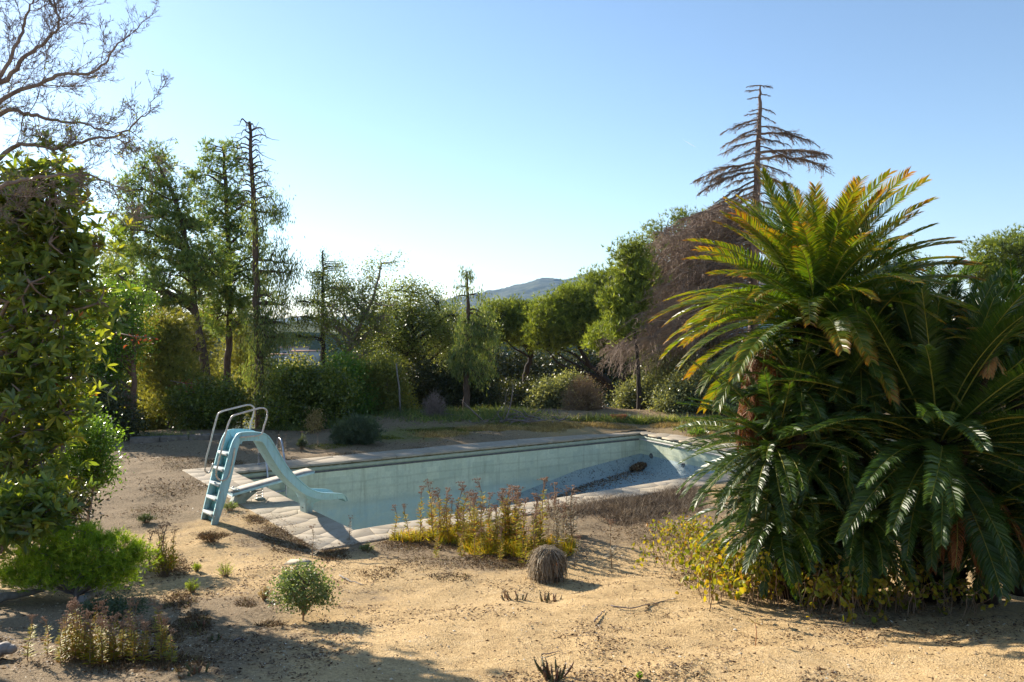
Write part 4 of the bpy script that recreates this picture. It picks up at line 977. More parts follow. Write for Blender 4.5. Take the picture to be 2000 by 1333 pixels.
# --- shrubs beyond the terrace
def shrub(label, blobs, d, leafm, nt=220, nleaf=44, L=.10, Wd=.062, rc=.2, kind='leaf', group=None, name='shrub', nl=22, r0=.05, bark='twig', shell=.4, depth=.8):
    bx_ = np.array([b[0] for b in blobs]); cx = bx_.mean(); b0 = max(blobs, key=lambda b: b[1]+b[3]); g = gp(cx, 860) if d < 20 else None
    x = (cx-CX)/F*d; zg = gz(x, d); py = HY+(CAMZ-zg)/d*F
    topb = min(blobs, key=lambda b: b[1])
    return tree(name, label, blobs, d, [(cx, py), ((cx+topb[0])/2, (py+topb[1])/2), (topb[0], topb[1]+topb[3]*.4)], r0, nt, nl, nleaf, rc, L, Wd, kind, leafm, bark, rise=.9, shell=shell, group=group, cat='shrub', depth=depth)
for lb, bl, d, lm, nt in [
    ('bright glossy laurel shrub just behind the slide handrails', [(400, 815, 46, 32), (440, 800, 36, 30), (370, 790, 40, 30), (425, 770, 40, 25)], 25, 'laurel', 300),
    ('wide dark laurel shrub right of the slide with shining leaves', [(560, 790, 50, 40), (600, 760, 50, 36), (620, 810, 50, 36), (575, 740, 36, 25), (650, 770, 40, 40), (545, 830, 40, 25)], 25, 'laurel', 520),
    ('laurel shrub with bright leaves below the thin-crowned tree', [(670, 730, 36, 30), (655, 800, 40, 36), (700, 790, 40, 30)], 26.5, 'bush_b', 300),
    ('yellow-green shrub in front of the pale stake', [(730, 810, 36, 20), (760, 780, 40, 36), (705, 830, 30, 14), (775, 815, 30, 18), (740, 740, 40, 30)], 27, 'pine_y', 340),
    ('dark shrub under the round-crowned oak', [(800, 770, 50, 40), (850, 780, 50, 36), (830, 740, 50, 30)], 30, 'dark', 320),
    ('dark shrub at the foot of the weeping cypress', [(890, 770, 46, 36), (940, 785, 50, 28), (920, 740, 46, 30)], 30, 'dark', 320),
    ('dark shrub beneath the umbrella stone pine', [(990, 780, 50, 26), (1040, 790, 50, 22), (1070, 770, 50, 26)], 32, 'dark', 300),
    ('pale leafy shrub left of the brown bush', [(1080, 775, 36, 22), (1060, 795, 30, 14), (1110, 760, 26, 20)], 31, 'olive', 240),
    ('pale silvery shrub right of the brown bush under the dead branches', [(1240, 785, 36, 26), (1275, 775, 40, 30), (1260, 805, 40, 14)], 29, 'olive', 330),
    ('wide silvery green shrub behind the right end of the pool', [(1320, 790, 46, 30), (1355, 770, 46, 40), (1400, 790, 46, 36), (1430, 810, 40, 20), (1380, 750, 40, 30)], 27, 'olive', 560),
    ('dull olive shrub climbing into the dead brown branches', [(1330, 700, 60, 40), (1390, 690, 60, 50), (1290, 730, 50, 30), (1440, 720, 60, 60)], 29.5, 'olive', 420),
    ('silvery green shrub hidden behind the brown skirt of the tall cycad', [(1480, 790, 50, 40), (1530, 780, 60, 50), (1470, 740, 50, 40)], 26, 'olive', 300),
    ('dark shrub left of the low wall under the ivy-covered tree', [(180, 800, 60, 40), (140, 840, 60, 40), (230, 830, 40, 26)], 22.5, 'dark', 360),
    ('dull green shrub beyond the low wall at back left', [(300, 820, 60, 30), (350, 835, 50, 18)], 27, 'pine_y', 240)]:
    shrub(lb, bl, d, lm, nt)
shrub('grey-green lavender-like bush on the bank behind the pool ladder', [(697, 842, 30, 20), (680, 850, 20, 14), (712, 855, 20, 12)], 21.5, 'grey', 170, 40, .12, .014, .14, 'tuft', r0=.02, nl=10, shell=.1)
LATER_TUFT = 1
shrub('ochre upright shrub at the foot of the dark laurel', [(616, 830, 9, 24)], 24, 'straw', 50, 26, .07, .03, .1, r0=.02, nl=6)
# brown twiggy bush
def twigbush(name, label, px, py, d, rx, ry, mat, n=500, cat='bush', leafm=None):
    c = W(px, py, d); base = np.array([c[0], c[1], gz(c[0], c[1])]); r = empty(name, base, label, cat)
    e = nrm(R.normal(size=(n, 3))*[1, 1, .9]+[0, 0, .3]); e[:, 2] = np.abs(e[:, 2]); rad = R.uniform(.55, 1.05, n)[:, None]
    E_ = e*rad*[rx/F*d, rx/F*d*.8, ry/F*d*2]; o_ = R.normal(size=(n, 3))*[.08, .08, .0]
    P = bez(o_, E_*[.35, .35, .6], E_, 6); mb = MB(); tubes(mb, P, np.linspace(.013, .004, 6)[None], 3, cap=False)
    j = R.integers(0, n, n*5); k = R.integers(2, 6, n*5); q = P[j, k]; D2_ = nrm(E_[j]*.6+R.normal(size=(n*5, 3))*.6)*R.uniform(.1, .35, (n*5, 1))*rx/F*d
    tubes(mb, bez(q, q+D2_*.5+R.normal(size=q.shape)*.02, q+D2_, 3), np.array([[.006, .005, .003]]), 3, cap=False)
    mb.build('twigs', M[mat], r)
    if leafm:
        mb = MB(); k = R.integers(0, len(q), 2500); leaves(mb, (q+D2_)[k]+R.normal(size=(2500, 3))*.03, R.normal(size=(2500, 3)), R.normal(size=(2500, 3)), .05, .02); mb.build('leaves', M[leafm], r)
    return r
twigbush('bare_bush', 'rounded brown twiggy bush on the back edge of the terrace', 1140, 785, 27.5, 44, 34, 'stem', 700, leafm='straw')
twigbush('bare_bush', 'small bare purple-brown bush below the oak trunk', 848, 800, 25.5, 26, 26, 'twig', 300)
# heap of cut branches
c = gp(1010, 822); r = empty('brush_pile', c, 'pile of cut grey branches lying on the bank behind the pool', 'branch pile')
for k in range(46):
    a_ = R.normal(size=3)*[.7, .35, 0]+[0, 0, .04]; dr_ = nrm(R.normal(size=3)*[1, .6, .35]+[0, 0, .25])*R.uniform(.4, 1.3)
    mb = MB(); tubes(mb, bez([a_], [a_+dr_*.5+R.normal(size=3)*.12], [a_+dr_], 6)[0], np.linspace(.022, .007, 6)*R.uniform(.6, 1.3), 4); o = mb.build('branch', M['twig'], r)

# ------------------------------------------------------------------ thickets closing the view below the terrace
def thicket(name, label, blobs, d, n, L, Wd, mat, depth=.5):
    tips, dr, c = sample_blobs(blobs, n, d, depth, .1); k = np.repeat(np.arange(n), 30); P = tips[k]+R.normal(size=(len(k), 3))*.35; mb = MB()
    P[:, 2] = np.maximum(P[:, 2], hgt(P[:, 0], P[:, 1])+.05)
    leaves(mb, P, R.normal(size=P.shape)+[0, 0, .3], R.normal(size=P.shape), R.uniform(.7, 1.3, len(P))*L, Wd, .2); o = mb.build(name, M[mat]); return tag(o, label, 'thicket', kind='stuff')
thicket('thicket', 'dark thicket filling the slope under the stone pines', [(x, 735+8*math.sin(x*.07), 60, 62+10*math.sin(x*.11)) for x in range(840, 1520, 46)], 50, 1500, .19, .11, 'dark')
thicket('thicket', 'olive thicket on the slope beyond the wall and the pine trunks', [(x, 765+10*math.sin(x*.05), 60, 66+14*math.sin(x*.09)) for x in range(60, 860, 46)], 48, 1700, .17, .09, 'pine_y')

# ------------------------------------------------------------------ dead cedar (tall) and spreading dead boughs
def bough(mb, p0, p1, rise_, r_, ntw, twl, droop_=.5, K=12):
    """an arching dead bough with flat sprays of side twigs and small hanging twiglets"""
    L = np.linalg.norm(p1-p0); mid = (p0+p1)/2+[0, 0, L*rise_]; P = bez([p0], [mid], [p1], K)[0]; P[1:] += R.normal(size=(K-1, 3))*L*(.010+.02*max(0, droop_-.5))
    tubes(mb, P, np.linspace(r_, r_*.2, K), 5)
    t = R.uniform(.12, 1, ntw); i = np.clip((t*(K-1)).astype(int), 0, K-2); f = (t*(K-1)-i)[:, None]; q = P[i]*(1-f)+P[i+1]*f; tan = nrm(P[i+1]-P[i])
    side = nrm(np.cross(tan, [0, 0, 1.]))*np.where(R.random(ntw) < .5, -1, 1)[:, None]
    l = twl*L*(.35+.65*np.sin(PI*np.clip(t*.8+.15, 0, 1)))*R.uniform(.5, 1.2, ntw)
    D_ = nrm(tan*1.0+side*R.uniform(.3, 1, (ntw, 1))+R.normal(size=(ntw, 3))*(.12+.25*max(0, droop_-.55))); e = q+D_*l[:, None]; e[:, 2] -= l*droop_*.45
    Q = bez(q, (q+e)/2+[0, 0, 1]*(l*.10)[:, None], e, 5); tubes(mb, Q, (r_*.26)*np.array([[1, .8, .65, .5, .35]]), 3, cap=False)
    n3 = ntw*9; j = R.integers(0, ntw, n3); k = R.integers(1, 5, n3); s_ = Q[j, k]; dd = nrm(D_[j]*.7+R.normal(size=(n3, 3))*.45+[0, 0, -.35*droop_*2])*(l[j]*R.uniform(.12, .35, n3))[:, None]
    tubes(mb, bez(s_, s_+dd*.5, s_+dd, 3), np.maximum(r_*.16, .006)*np.array([[1, .8, .5]]), 3, cap=False)
d = 34.; tr = [W(1468, 700, d), W(1472, 560, d), W(1478, 385, d), W(1480, 300, d), W(1484, 200, d), W(1485, 167, d)]; tr[0][2] = gz(tr[0][0], tr[0][1])-.2
r = empty('dead_cedar', tr[0], 'tall dead leafless cedar with tiers of bare drooping branches against the sky', 'tree')
mb = MB(); trunk_tube(mb, np.array(tr), .24, .12); mb.build('trunk', M['deadbark'], r, True)
mb = MB()
tiers = [(168, -26, 2, .10), (168, 24, 3, .05), (176, -28, 2, .03), (184, 20, 4, .05), (190, -22, 3, .05), (212, 30, 10, .15), (214, -20, 4, .06), (222, -28, 3, .05), (226, 32, 14, .08),
         (234, -70, 26, .10), (240, -40, 12, .1), (247, 60, 12, .10), (252, -55, 26, .10), (262, 105, 18, .16), (262, -70, 24, .12), (272, 60, 12, .1), (275, -72, 26, .1), (285, 40, 14, .1), (288, -40, 20, .1),
         (300, 135, 2, .12), (300, -52, 14, .08), (312, 130, 20, .20), (318, -118, 34, .12), (322, 60, 20, .1), (326, -100, 30, .1), (335, -110, 40, .14), (340, 50, 20, .1), (345, -60, 20, .1), (352, -80, 44, .08), (356, 80, 14, .2),
         (362, -125, 70, .05), (372, -90, 55, .08), (378, 60, 22, .2), (385, -145, 44, .05), (392, 60, 20, .1), (395, -60, 40, .1), (402, 50, 16, .1), (410, -70, 40, .1)]
for (py, dx, dy, rs) in tiers:
    x0 = np.interp(py, [167, 300, 385, 560], [1485, 1480, 1477, 1472]); ddp = R.uniform(-.5, .5)*abs(dx)/F*d
    bough(mb, W(x0, py, d), W(x0+dx, py+dy, d+ddp), rs, .02+.00036*abs(dx), 18+int(abs(dx)*.5), .26)
for py in np.arange(200, 420, 9):   # boughs towards and away from the viewer
    x0 = np.interp(py, [167, 300, 385, 560], [1485, 1480, 1477, 1472]); s_ = R.choice([-1, 1]); ln = (py-150)*.45
    bough(mb, W(x0, py, d), W(x0+R.uniform(-.5, .5)*ln, py+ln*.25, d+s_*ln/F*d), .1, .03, 16, .22)
mb.build('boughs', M['deadtwig'], r)
for o in r.children: o.location = -Vector(tr[0])
d = 29.; b0_ = W(1478, 800, d); b0_[2] = gz(b0_[0], b0_[1])-.2
r = empty('dead_cedar', b0_, 'broad dead cedar with a dense mass of brown drooping branches left of the tall cycad', 'tree')
tr = [b0_, W(1476, 700, d), W(1472, 560, d), W(1465, 430, d)]; mb = MB(); trunk_tube(mb, np.array(tr), .24, .2); mb.build('trunk', M['deadbark'], r, True)
mb = MB()
for i in range(185):
    if R.random() < .85:
        ex = 1465-285*R.random()**.75; topy = np.interp(ex, [1180, 1215, 1235, 1300, 1400, 1465], [660, 560, 480, 438, 408, 402]); boty = np.interp(ex, [1180, 1240, 1465], [705, 725, 700])
        ey = topy+(boty-topy)*R.random()**1.1; dx = 1472-ex; sy0 = max(ey-dx*R.uniform(.1, .5), 400+R.uniform(0, 14)); dd = R.uniform(-.8, .8)*(40+dx)/F*d*.7
    else:
        ex = R.uniform(1480, 1600); ey = R.uniform(430, 640); sy0 = max(405, ey-30); dd = R.uniform(-2, 2)
    bough(mb, W(1470, sy0, d), W(ex, ey, d+dd), R.uniform(.02, .16), R.uniform(.018, .034), 40, .24, R.uniform(.55, .95))
for (px, py, ln) in [(1220, 497, 60), (1300, 440, 100), (1400, 408, 60), (1450, 400, 40)]:
    bough(mb, W(1470, py+20, d), W(px, py+6, d), .03, .04, 34, .2, .7)
mb.build('boughs', M['deadtwig'], r)
for o in r.children: o.location = -Vector(b0_)

# ------------------------------------------------------------------ bare tree reaching in at upper left
def shoots(P0, D0, L0, r0, lev, out):
    """vectorised side shoots: P0 (N,3) D0 (N,3) L0 (N)"""
    N = len(P0); K = 6; t = np.linspace(0, 1, K)
    bend = R.normal(size=(N, 3))*.28; wob = R.normal(size=(N, K, 3))*.03
    P = P0[:, None]+D0[:, None]*L0[:, None, None]*t[None, :, None]+bend[:, None]*L0[:, None, None]*(t**2)[None, :, None]+np.cumsum(wob, 1)*L0[:, None, None]*(t > 0)[None, :, None]
    P[:, :, 2] += (L0[:, None]*.12*t[None]**2)
    out.append((P, r0)); 
    if lev == 0: return
    m = {3: 7, 2: 5, 1: 4}[lev]; n = N*m; j = np.repeat(np.arange(N), m); k = R.integers(1, K-1, n); f = R.random(n)[:, None]
    q = P[j, k]*(1-f)+P[j, k+1]*f; tan = nrm(P[j, k+1]-P[j, k]); D = nrm(tan+nrm(R.normal(size=(n, 3)))*.75); L = L0[j]*R.uniform(.3, .65, n)*(1-.35*k/K)
    shoots(q, D, L, r0*.55, lev-1, out)
d = 9.5; rootp = np.array([-10.5, 10.2, gz(-10.5, 10.2)-.2])
r = empty('bare_tree', rootp, 'leafless tree whose fine bare branches reach in at the upper left', 'tree')
mains = [[(-420, 760, .7), (-330, 560, .6), (-120, 300, .3), (0, 200), (81, 162), (128, 145), (176, 143), (206, 123), (236, 81), (262, 60)],
         [(-330, 560, .6), (-100, 240, .3), (0, 165), (51, 111), (88, 81), (117, 51), (105, 0), (95, -50)],
         [(-330, 560, .6), (-140, 330, .2), (0, 222), (60, 226), (101, 234), (160, 243), (205, 252), (250, 268)],
         [(-330, 560, .6), (-110, 380, -.3), (0, 312), (34, 281), (108, 290), (165, 275), (236, 263), (270, 235), (304, 209)],
         [(-330, 560, .6), (-150, 160, .5), (-60, 40, .6), (-20, -30, .6), (10, -110, .8)],
         [(-330, 560, .6), (-140, 420, -.5), (-20, 372, -.8), (60, 350, -.8), (140, 340, -.6), (200, 352, -.5), (240, 390, -.4)],
         [(-330, 560, .6), (-120, 280, .3), (-10, 165), (40, 70), (60, 10), (90, -60)],
         [(-330, 560, .6), (-200, 200, 1), (-120, 60, 1.4), (-40, -80, 1.4)], [(-330, 560, .6), (-300, 300, -1), (-260, 60, -1.6), (-180, -120, -2)], [(-330, 560, .6), (-420, 260, 0), (-460, 0, .4)]]
rootW = spline(np.array([rootp, W(-400, 760, d+.5), W(-330, 560, d+.6)]), 14); mb = MB(); tubes(mb, rootW, np.linspace(.15, .08, 14), 9); mb.build('trunk', M['twig'], r, True)
mb = MB(); out = []
for mm in mains:
    pts = np.array([W(q_[0], q_[1], d+(q_[2] if len(q_) > 2 else 0)) for q_ in mm]); P = spline(pts, 40); P[1:] += R.normal(size=(39, 3))*.012
    tubes(mb, P, np.linspace(.036, .005, 40), 6)
    n = 16; k = R.integers(9, 39, n); tan = nrm(P[k]-P[k-1]); D = nrm(tan+nrm(R.normal(size=(n, 3)))*.8)
    shoots(P[k], D, R.uniform(.3, .8, n)*(1.15-.5*k/39), .006, 3, out)
for (P, r_) in out: tubes(mb, P, max(r_, .0026)*np.linspace(1, .45, 6)[None], 4 if r_ > .008 else 3, cap=False)
mb.build('branches', M['twig'], r)
tipsb = np.concatenate([P[:, -1] for P, r_ in out if r_ < .003]); mb = MB(); k = R.choice(len(tipsb), 900); sel = tipsb[k]; ok = (sel[:, 2] < W(0, 330, d)[2]+R.random(900)*1.6)
sel = sel[ok]; n = len(sel)*3; leaves(mb, np.repeat(sel, 3, 0)+R.normal(size=(n, 3))*.02, R.normal(size=(n, 3)), R.normal(size=(n, 3)), .05, .016, .1); mb.build('leaves', M['oak'], r)
for o in r.children: o.location = -Vector(rootp)

# --- big glossy-leaved tree at the left
T('glossy_leaf_tree', 'large tree with big glossy leaves filling the left edge of the photo', [(20, 420, 100, 90), (110, 400, 60, 60), (140, 480, 70, 50), (205, 470, 28, 22), (60, 540, 120, 70), (160, 560, 60, 50), (225, 600, 40, 22), (90, 640, 90, 60), (40, 740, 100, 70), (120, 720, 50, 60), (130, 800, 45, 50), (40, 850, 90, 70), (90, 910, 60, 60), (30, 960, 70, 50), (30, 350, 60, 30), (105, 340, 40, 30)], 9.6,
  [(-120, 1050, .4), (-90, 850, .3), (-30, 640, .2), (30, 450), (60, 380)], .13, 660, 80, 3, .16, .155, .045, 'whorl', 'magn', 'twig', rise=.7, shell=.1, depth=.8)
T('glossy_leaf_tree', 'smaller glossy-leaved shrub spilling over the sand below the large one, bottom left', [(50, 1000, 60, 34), (0, 1020, 50, 30)], 8.2,
  [(-20, 1120), (10, 1060), (30, 1020)], .04, 120, 14, 3, .10, .13, .04, 'whorl', 'magn', 'twig', rise=.7, shell=.3, depth=.7)
shrub('dense green bush with small bright leaves right of the glossy tree', [(165, 860, 50, 40), (200, 850, 36, 28), (150, 920, 50, 40), (190, 910, 30, 36), (110, 960, 50, 30)], 11.5, 'bush_b', 420, 24, .055, .03, .1, r0=.03)
shrub('dark leafy bush in the shade behind the lime green bush', [(60, 1010, 70, 40), (130, 990, 40, 30)], 10.2, 'dark', 240, 22, .06, .03, .1, r0=.03)


# ------------------------------------------------------------------ cycads
def frond_mesh(L, e0, e1, leafw, npair, mat, seed, vee=.35, twist=0.0, orange=0.0, droopy=0.0, wid=.0125):
    """one frond: base at origin, running out along +X, Z up; e0/e1 = start and end elevation in degrees"""
    rg = np.random.default_rng(seed); K = 24; t = np.linspace(0, 1, K); e = np.radians(e0+(e1-e0)*t**1.25); st = L/(K-1)
    P = np.zeros((K, 3)); P[1:, 0] = np.cumsum(np.cos(e[:-1])*st); P[1:, 2] = np.cumsum(np.sin(e[:-1])*st); P[:, 1] = L*.06*rg.normal()*t**2
    mb = MB(); tubes(mb, P, np.linspace(.011, .0025, K), 4, a=.5, m=1)
    n = npair; tl = np.repeat(.10+.90*(np.arange(n)+.5)/n, 2); side = np.tile([1., -1.], n); N = 2*n
    i = np.clip((tl*(K-1)).astype(int), 0, K-2); f = (tl*(K-1)-i)[:, None]; q = P[i]*(1-f)+P[i+1]*f; tan = nrm(P[i+1]-P[i]); Yv = np.array([[0, 1., 0]]); Nv = np.cross(tan, Yv)
    Nv = nrm(Nv)*np.where(Nv[:, 2:3] < 0, 1, 1)
    tw = twist*tl; Yr = Yv*np.cos(tw)[:, None]+Nv*np.sin(tw)[:, None]; Nr = np.cross(tan, Yr)
    ll = leafw*(.25+.75*np.clip(np.sin(PI*np.clip(tl*.86+.10, 0, 1))**.6, 0, 1))*rg.uniform(.93, 1.05, N)
    fw = np.interp(tl, [0, .5, 1], [.35, .65, 1.5])+rg.normal(0, .05, N)
    up = -Nr if False else Nr
    upz = np.where((up[:, 2:3] < 0), -up, up)
    D1 = nrm(side[:, None]*Yr+tan*fw[:, None]+upz*(vee+rg.normal(0, .05, (N, 1))))
    D2 = nrm(D1+np.array([[0, 0, -1.]])*(.35+droopy)+tan*.15); W_ = wid
    b = q; c1 = b+D1*(ll*.5)[:, None]; c2 = c1+D2*(ll*.5)[:, None]
    S = tan*.8+upz*rg.normal(0, .35, (N, 1)); S = nrm(S-(S*D1).sum(1, keepdims=True)*D1)
    V = np.stack([b-S*W_*.35, b+S*W_*.35, c1+S*W_*.5, c1-S*W_*.5, c2], 1); bb = np.arange(N)[:, None]*5
    a = np.clip(rg.random(N)*.35+.15+tl*.15+orange*(tl**2)*.8+rg.normal(0, .06), 0, 1)
    av = np.repeat(a, 5).reshape(N, 5); av[:, 4] = np.clip(av[:, 4]+orange*.45+.05, 0, 1)
    mb.add(V, bb+np.array([[0, 1, 2, 3]]), bb+np.array([[3, 2, 4]]), av.ravel())
    return mb.mesh('frond', [mat, M['rachis']])
def trunk_scales(mb, h, r0, n=900):
    a = R.random(n)*2*PI; z = R.random(n)*h; P = np.stack([r0*np.cos(a), r0*np.sin(a), z], 1); D = np.stack([np.cos(a), np.sin(a), np.full(n, .7)], 1)
    leaves(mb, P, D, np.stack([-np.sin(a), np.cos(a), 0*a], 1), .09, .06, .25)
def cycad(name, label, head, L, n, mat, classes, leafw=.2, npair=74, az=None, s0=0, orange=0, trunk_r=.17, frame=None, vee=.35, wid=.0125):
    base = np.array([head[0], head[1], gz(head[0], head[1])]); r = empty(name, base, label, 'cycad')
    h = head[2]-base[2]; mb = MB(); tubes(mb, np.array([[0, 0, -.2], [0.02, 0, h*.5], [0, 0, h+.03]]), [trunk_r*1.1, trunk_r, trunk_r*.8], 12); 
    if trunk_r > .13: trunk_scales(mb, max(h, .1), trunk_r, int(500+500*h))
    mb.build('trunk', M['cyc_trunk'], r)
    protos = {}
    ga = 2.39996
    for i in range(n):
        f = (i+.5)/n; ci = np.interp(f, np.linspace(0, 1, len(classes)), range(len(classes))); k = int(round(ci)); k = min(k, len(classes)-1)
        v = R.integers(0, 3); key = (k, v)
        if key not in protos:
            e0, e1, lf = classes[k]; protos[key] = frond_mesh(L*lf, e0+R.normal(0, 3), e1+R.normal(0, 5), leafw*(.8+.2*lf), npair, mat, s0+k*7+int(v), vee, R.normal(0, .25), orange, wid=wid)
        az_ = i*ga+R.normal(0, .15) if az is None else az(i, f)
        o = bpy.data.objects.new('frond', protos[key]); COL.objects.link(o); o.parent = r
        o.location = (math.cos(az_)*trunk_r*.4, math.sin(az_)*trunk_r*.4, h+.08-.22*f*trunk_r/.17); o.rotation_euler = (R.normal(0, .12), R.normal(0, .06), az_); s_ = R.uniform(.88, 1.08); o.scale = (s_, s_, s_)
    return r
M['cyc_trunk'] = plain('cycad_trunk', (.02, .014, .010), (.07, .042, .025), .95, 20)
CL_T = [(84, 58, .85), (75, 36, .97), (64, 16, 1.0), (52, -2, 1.0), (40, -20, 1.0), (27, -34, 1.0), (12, -46, 1.0), (-6, -58, .95)]
hd = W(1592, 622, 8.8)
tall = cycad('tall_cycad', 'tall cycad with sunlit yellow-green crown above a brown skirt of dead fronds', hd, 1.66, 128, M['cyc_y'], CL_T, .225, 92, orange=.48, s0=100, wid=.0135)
base = np.array(tall.location)
# dead skirt
skirt = [frond_mesh(1.05, -50, -88, .15, 60, M['cyc_b'], 900+k, .1, 0, 0, .6, .011) for k in range(4)]
for i in range(30):
    az_ = R.uniform(0, 2*PI) if i > 30 else math.radians(195)+R.normal(0, .7); o = bpy.data.objects.new('dead_frond', skirt[i % 4]); COL.objects.link(o); o.parent = tall; o['label'] = 'dead brown hanging frond'
    o.location = (math.cos(az_)*.12-(.52 if i <= 30 else .1), math.sin(az_)*.12-.12, hd[2]-base[2]-.22-R.uniform(0, .32)); o.rotation_euler = (0, R.uniform(.15, .3), az_); s_ = R.uniform(.75, 1.0); o.scale = (s_,)*3
CL_B = [(84, 72, .75), (72, 52, .85), (59, 32, .95), (46, 12, 1.0), (34, -4, 1.0), (24, -17, 1.0), (14, -28, 1.0), (3, -40, .95), (-12, -52, .82), (-30, -66, .68), (-48, -78, .6)]
CL_L = [(84, 70, .8), (72, 50, .9), (58, 28, 1.0), (44, 8, 1.0), (32, -10, 1.0), (21, -24, 1.0), (10, -36, 1.0), (-2, -48, 1.0), (-16, -58, .95), (-34, -72, .85), (-50, -80, .75)]
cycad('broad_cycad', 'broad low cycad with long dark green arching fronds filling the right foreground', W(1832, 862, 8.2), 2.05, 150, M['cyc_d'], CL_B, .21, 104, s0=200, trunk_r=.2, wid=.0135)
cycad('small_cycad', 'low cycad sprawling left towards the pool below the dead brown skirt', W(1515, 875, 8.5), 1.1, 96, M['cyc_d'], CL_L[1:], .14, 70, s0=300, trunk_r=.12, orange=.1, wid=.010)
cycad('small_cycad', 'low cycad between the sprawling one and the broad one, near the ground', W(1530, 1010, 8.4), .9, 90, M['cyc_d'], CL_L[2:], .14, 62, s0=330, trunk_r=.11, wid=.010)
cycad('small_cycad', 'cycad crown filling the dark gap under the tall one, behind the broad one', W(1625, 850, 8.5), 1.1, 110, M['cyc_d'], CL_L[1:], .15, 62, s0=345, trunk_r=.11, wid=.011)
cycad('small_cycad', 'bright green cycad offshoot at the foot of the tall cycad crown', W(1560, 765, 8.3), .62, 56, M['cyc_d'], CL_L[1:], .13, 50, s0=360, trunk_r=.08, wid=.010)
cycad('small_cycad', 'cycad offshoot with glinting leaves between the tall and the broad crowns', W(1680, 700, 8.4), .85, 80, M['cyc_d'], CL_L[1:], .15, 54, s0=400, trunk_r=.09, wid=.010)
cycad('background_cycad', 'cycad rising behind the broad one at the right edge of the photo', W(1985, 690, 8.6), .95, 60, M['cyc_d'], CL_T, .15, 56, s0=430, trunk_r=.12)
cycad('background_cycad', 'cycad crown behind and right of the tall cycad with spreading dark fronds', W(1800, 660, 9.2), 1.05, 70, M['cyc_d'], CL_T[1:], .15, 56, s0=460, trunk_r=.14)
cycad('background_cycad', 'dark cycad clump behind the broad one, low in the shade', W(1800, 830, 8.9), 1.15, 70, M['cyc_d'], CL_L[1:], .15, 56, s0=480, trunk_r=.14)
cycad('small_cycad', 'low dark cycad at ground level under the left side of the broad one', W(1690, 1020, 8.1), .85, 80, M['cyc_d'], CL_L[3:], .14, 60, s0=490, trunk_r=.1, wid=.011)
bc = [o for o in bpy.data.objects if o.name == 'broad_cycad'][0]; brown = [frond_mesh(1.3, -20-14*k, -74, .15, 56, M['cyc_b'], 980+k, .2, 0, 0, .5, .009) for k in range(3)]
for i in range(22):
    o = bpy.data.objects.new('dead_frond', brown[i % 3]); COL.objects.link(o); o.parent = bc; o['label'] = 'dead brown drooping frond'; az_ = R.uniform(0, 2*PI); o.location = (0, 0, W(1832, 862, 8.2)[2]-bc.location[2]-.15); o.rotation_euler = (R.normal(0, .15), 0, az_); o.scale = (R.uniform(.7, 1.05),)*3
cycad('small_cycad', 'low dark cycad at ground level under the right side of the broad one', W(1925, 1010, 7.9), .95, 80, M['cyc_d'], CL_L[3:], .15, 60, s0=495, trunk_r=.1, wid=.011)
cycad('small_cycad', 'low dark cycad deep in the shade at the right edge, left of the photo border', W(1990, 900, 8.6), 1.1, 80, M['cyc_d'], CL_L[1:], .15, 60, s0=497, trunk_r=.1, wid=.011)
PH = W(1938, 690, 7.65)
pup = cycad('small_cycad', 'small yellowing cycad pup with a tan tuft of dead leaves at its base', PH, .50, 18, M['cyc_y'], CL_T[1:5], .09, 34, s0=500, trunk_r=.035, orange=.6, wid=.009)
for ch in list(pup.children):
    if ch.name.startswith('trunk'): bpy.data.objects.remove(ch)
mb = MB(); foot = np.array(bc.location)-np.array(pup.location); foot[2] += .75; top_ = np.array([0, 0, PH[2]-pup.location[2]+.02]); tubes(mb, bez([foot], [foot*[.55, .55, 1]+[0, 0, .5]], [top_], 8)[0], np.linspace(.045, .03, 8), 7); mb.build('trunk', M['cyc_trunk'], pup, True)
tan = [frond_mesh(.26, -25-12*k, -80, .08, 30, M['cyc_t'], 950+k, .0, 0, 0, .9, wid=.009) for k in range(3)]
for i in range(18):
    az_ = R.uniform(0, 2*PI) if i > 8 else math.radians(200)+R.normal(0, .5); o = bpy.data.objects.new('dead_frond', tan[i % 3]); COL.objects.link(o); o.parent = pup; o['label'] = 'tan dead frond'
    o.location = (0, 0, PH[2]-pup.location[2]+.0); o.rotation_euler = (0, 0, az_); s_ = R.uniform(.8, 1.1); o.scale = (s_,)*3

# ------------------------------------------------------------------ yellow climber at the cycads' feet
def climber(label, px0, px1, py0, py1, n, spread=.5, hup=.35, leafn=14, matl='vine', L=.05, name='climber'):
    c = gp((px0+px1)/2, (py0+py1)/2); r = empty(name, c, label, 'climber'); mb = MB(); ml = MB()
    for i in range(n):
        b = gp(R.uniform(px0, px1), R.uniform(py0, py1)); a_ = R.uniform(0, 2*PI); ln = R.uniform(.4, 1)*spread
        e = b+np.array([math.cos(a_)*ln, math.sin(a_)*ln*.8, 0]); e[2] = gz(e[0], e[1])+R.uniform(.0, .6)*hup; m = (b+e)/2+[0, 0, R.uniform(.5, 1.2)*hup]
        P = bez([b-[0, 0, .03]], [m], [e], 8)[0]; P[1:-1] += R.normal(size=(6, 3))*.015; tubes(mb, P-c, np.linspace(.005, .002, 8), 3, cap=False)
        k = R.integers(2, 8, leafn); q = P[k]+R.normal(size=(leafn, 3))*.03; D = nrm(R.normal(size=(leafn, 3))*.6+[0, 0, -.8]); leaves(ml, q-c, D, R.normal(size=(leafn, 3)), R.uniform(.6, 1.25, leafn)*L, R.uniform(.5, .8, leafn)*L, .15, 0, None, 0, True)
    mb.build('stems', M['stem'], r); ml.build('leaves', M[matl], r)
climber('yellowing broad-leaved climber on the sand in front of the sprawling cycad', 1370, 1570, 1130, 1195, 95, .42, .62, 16, L=.07)
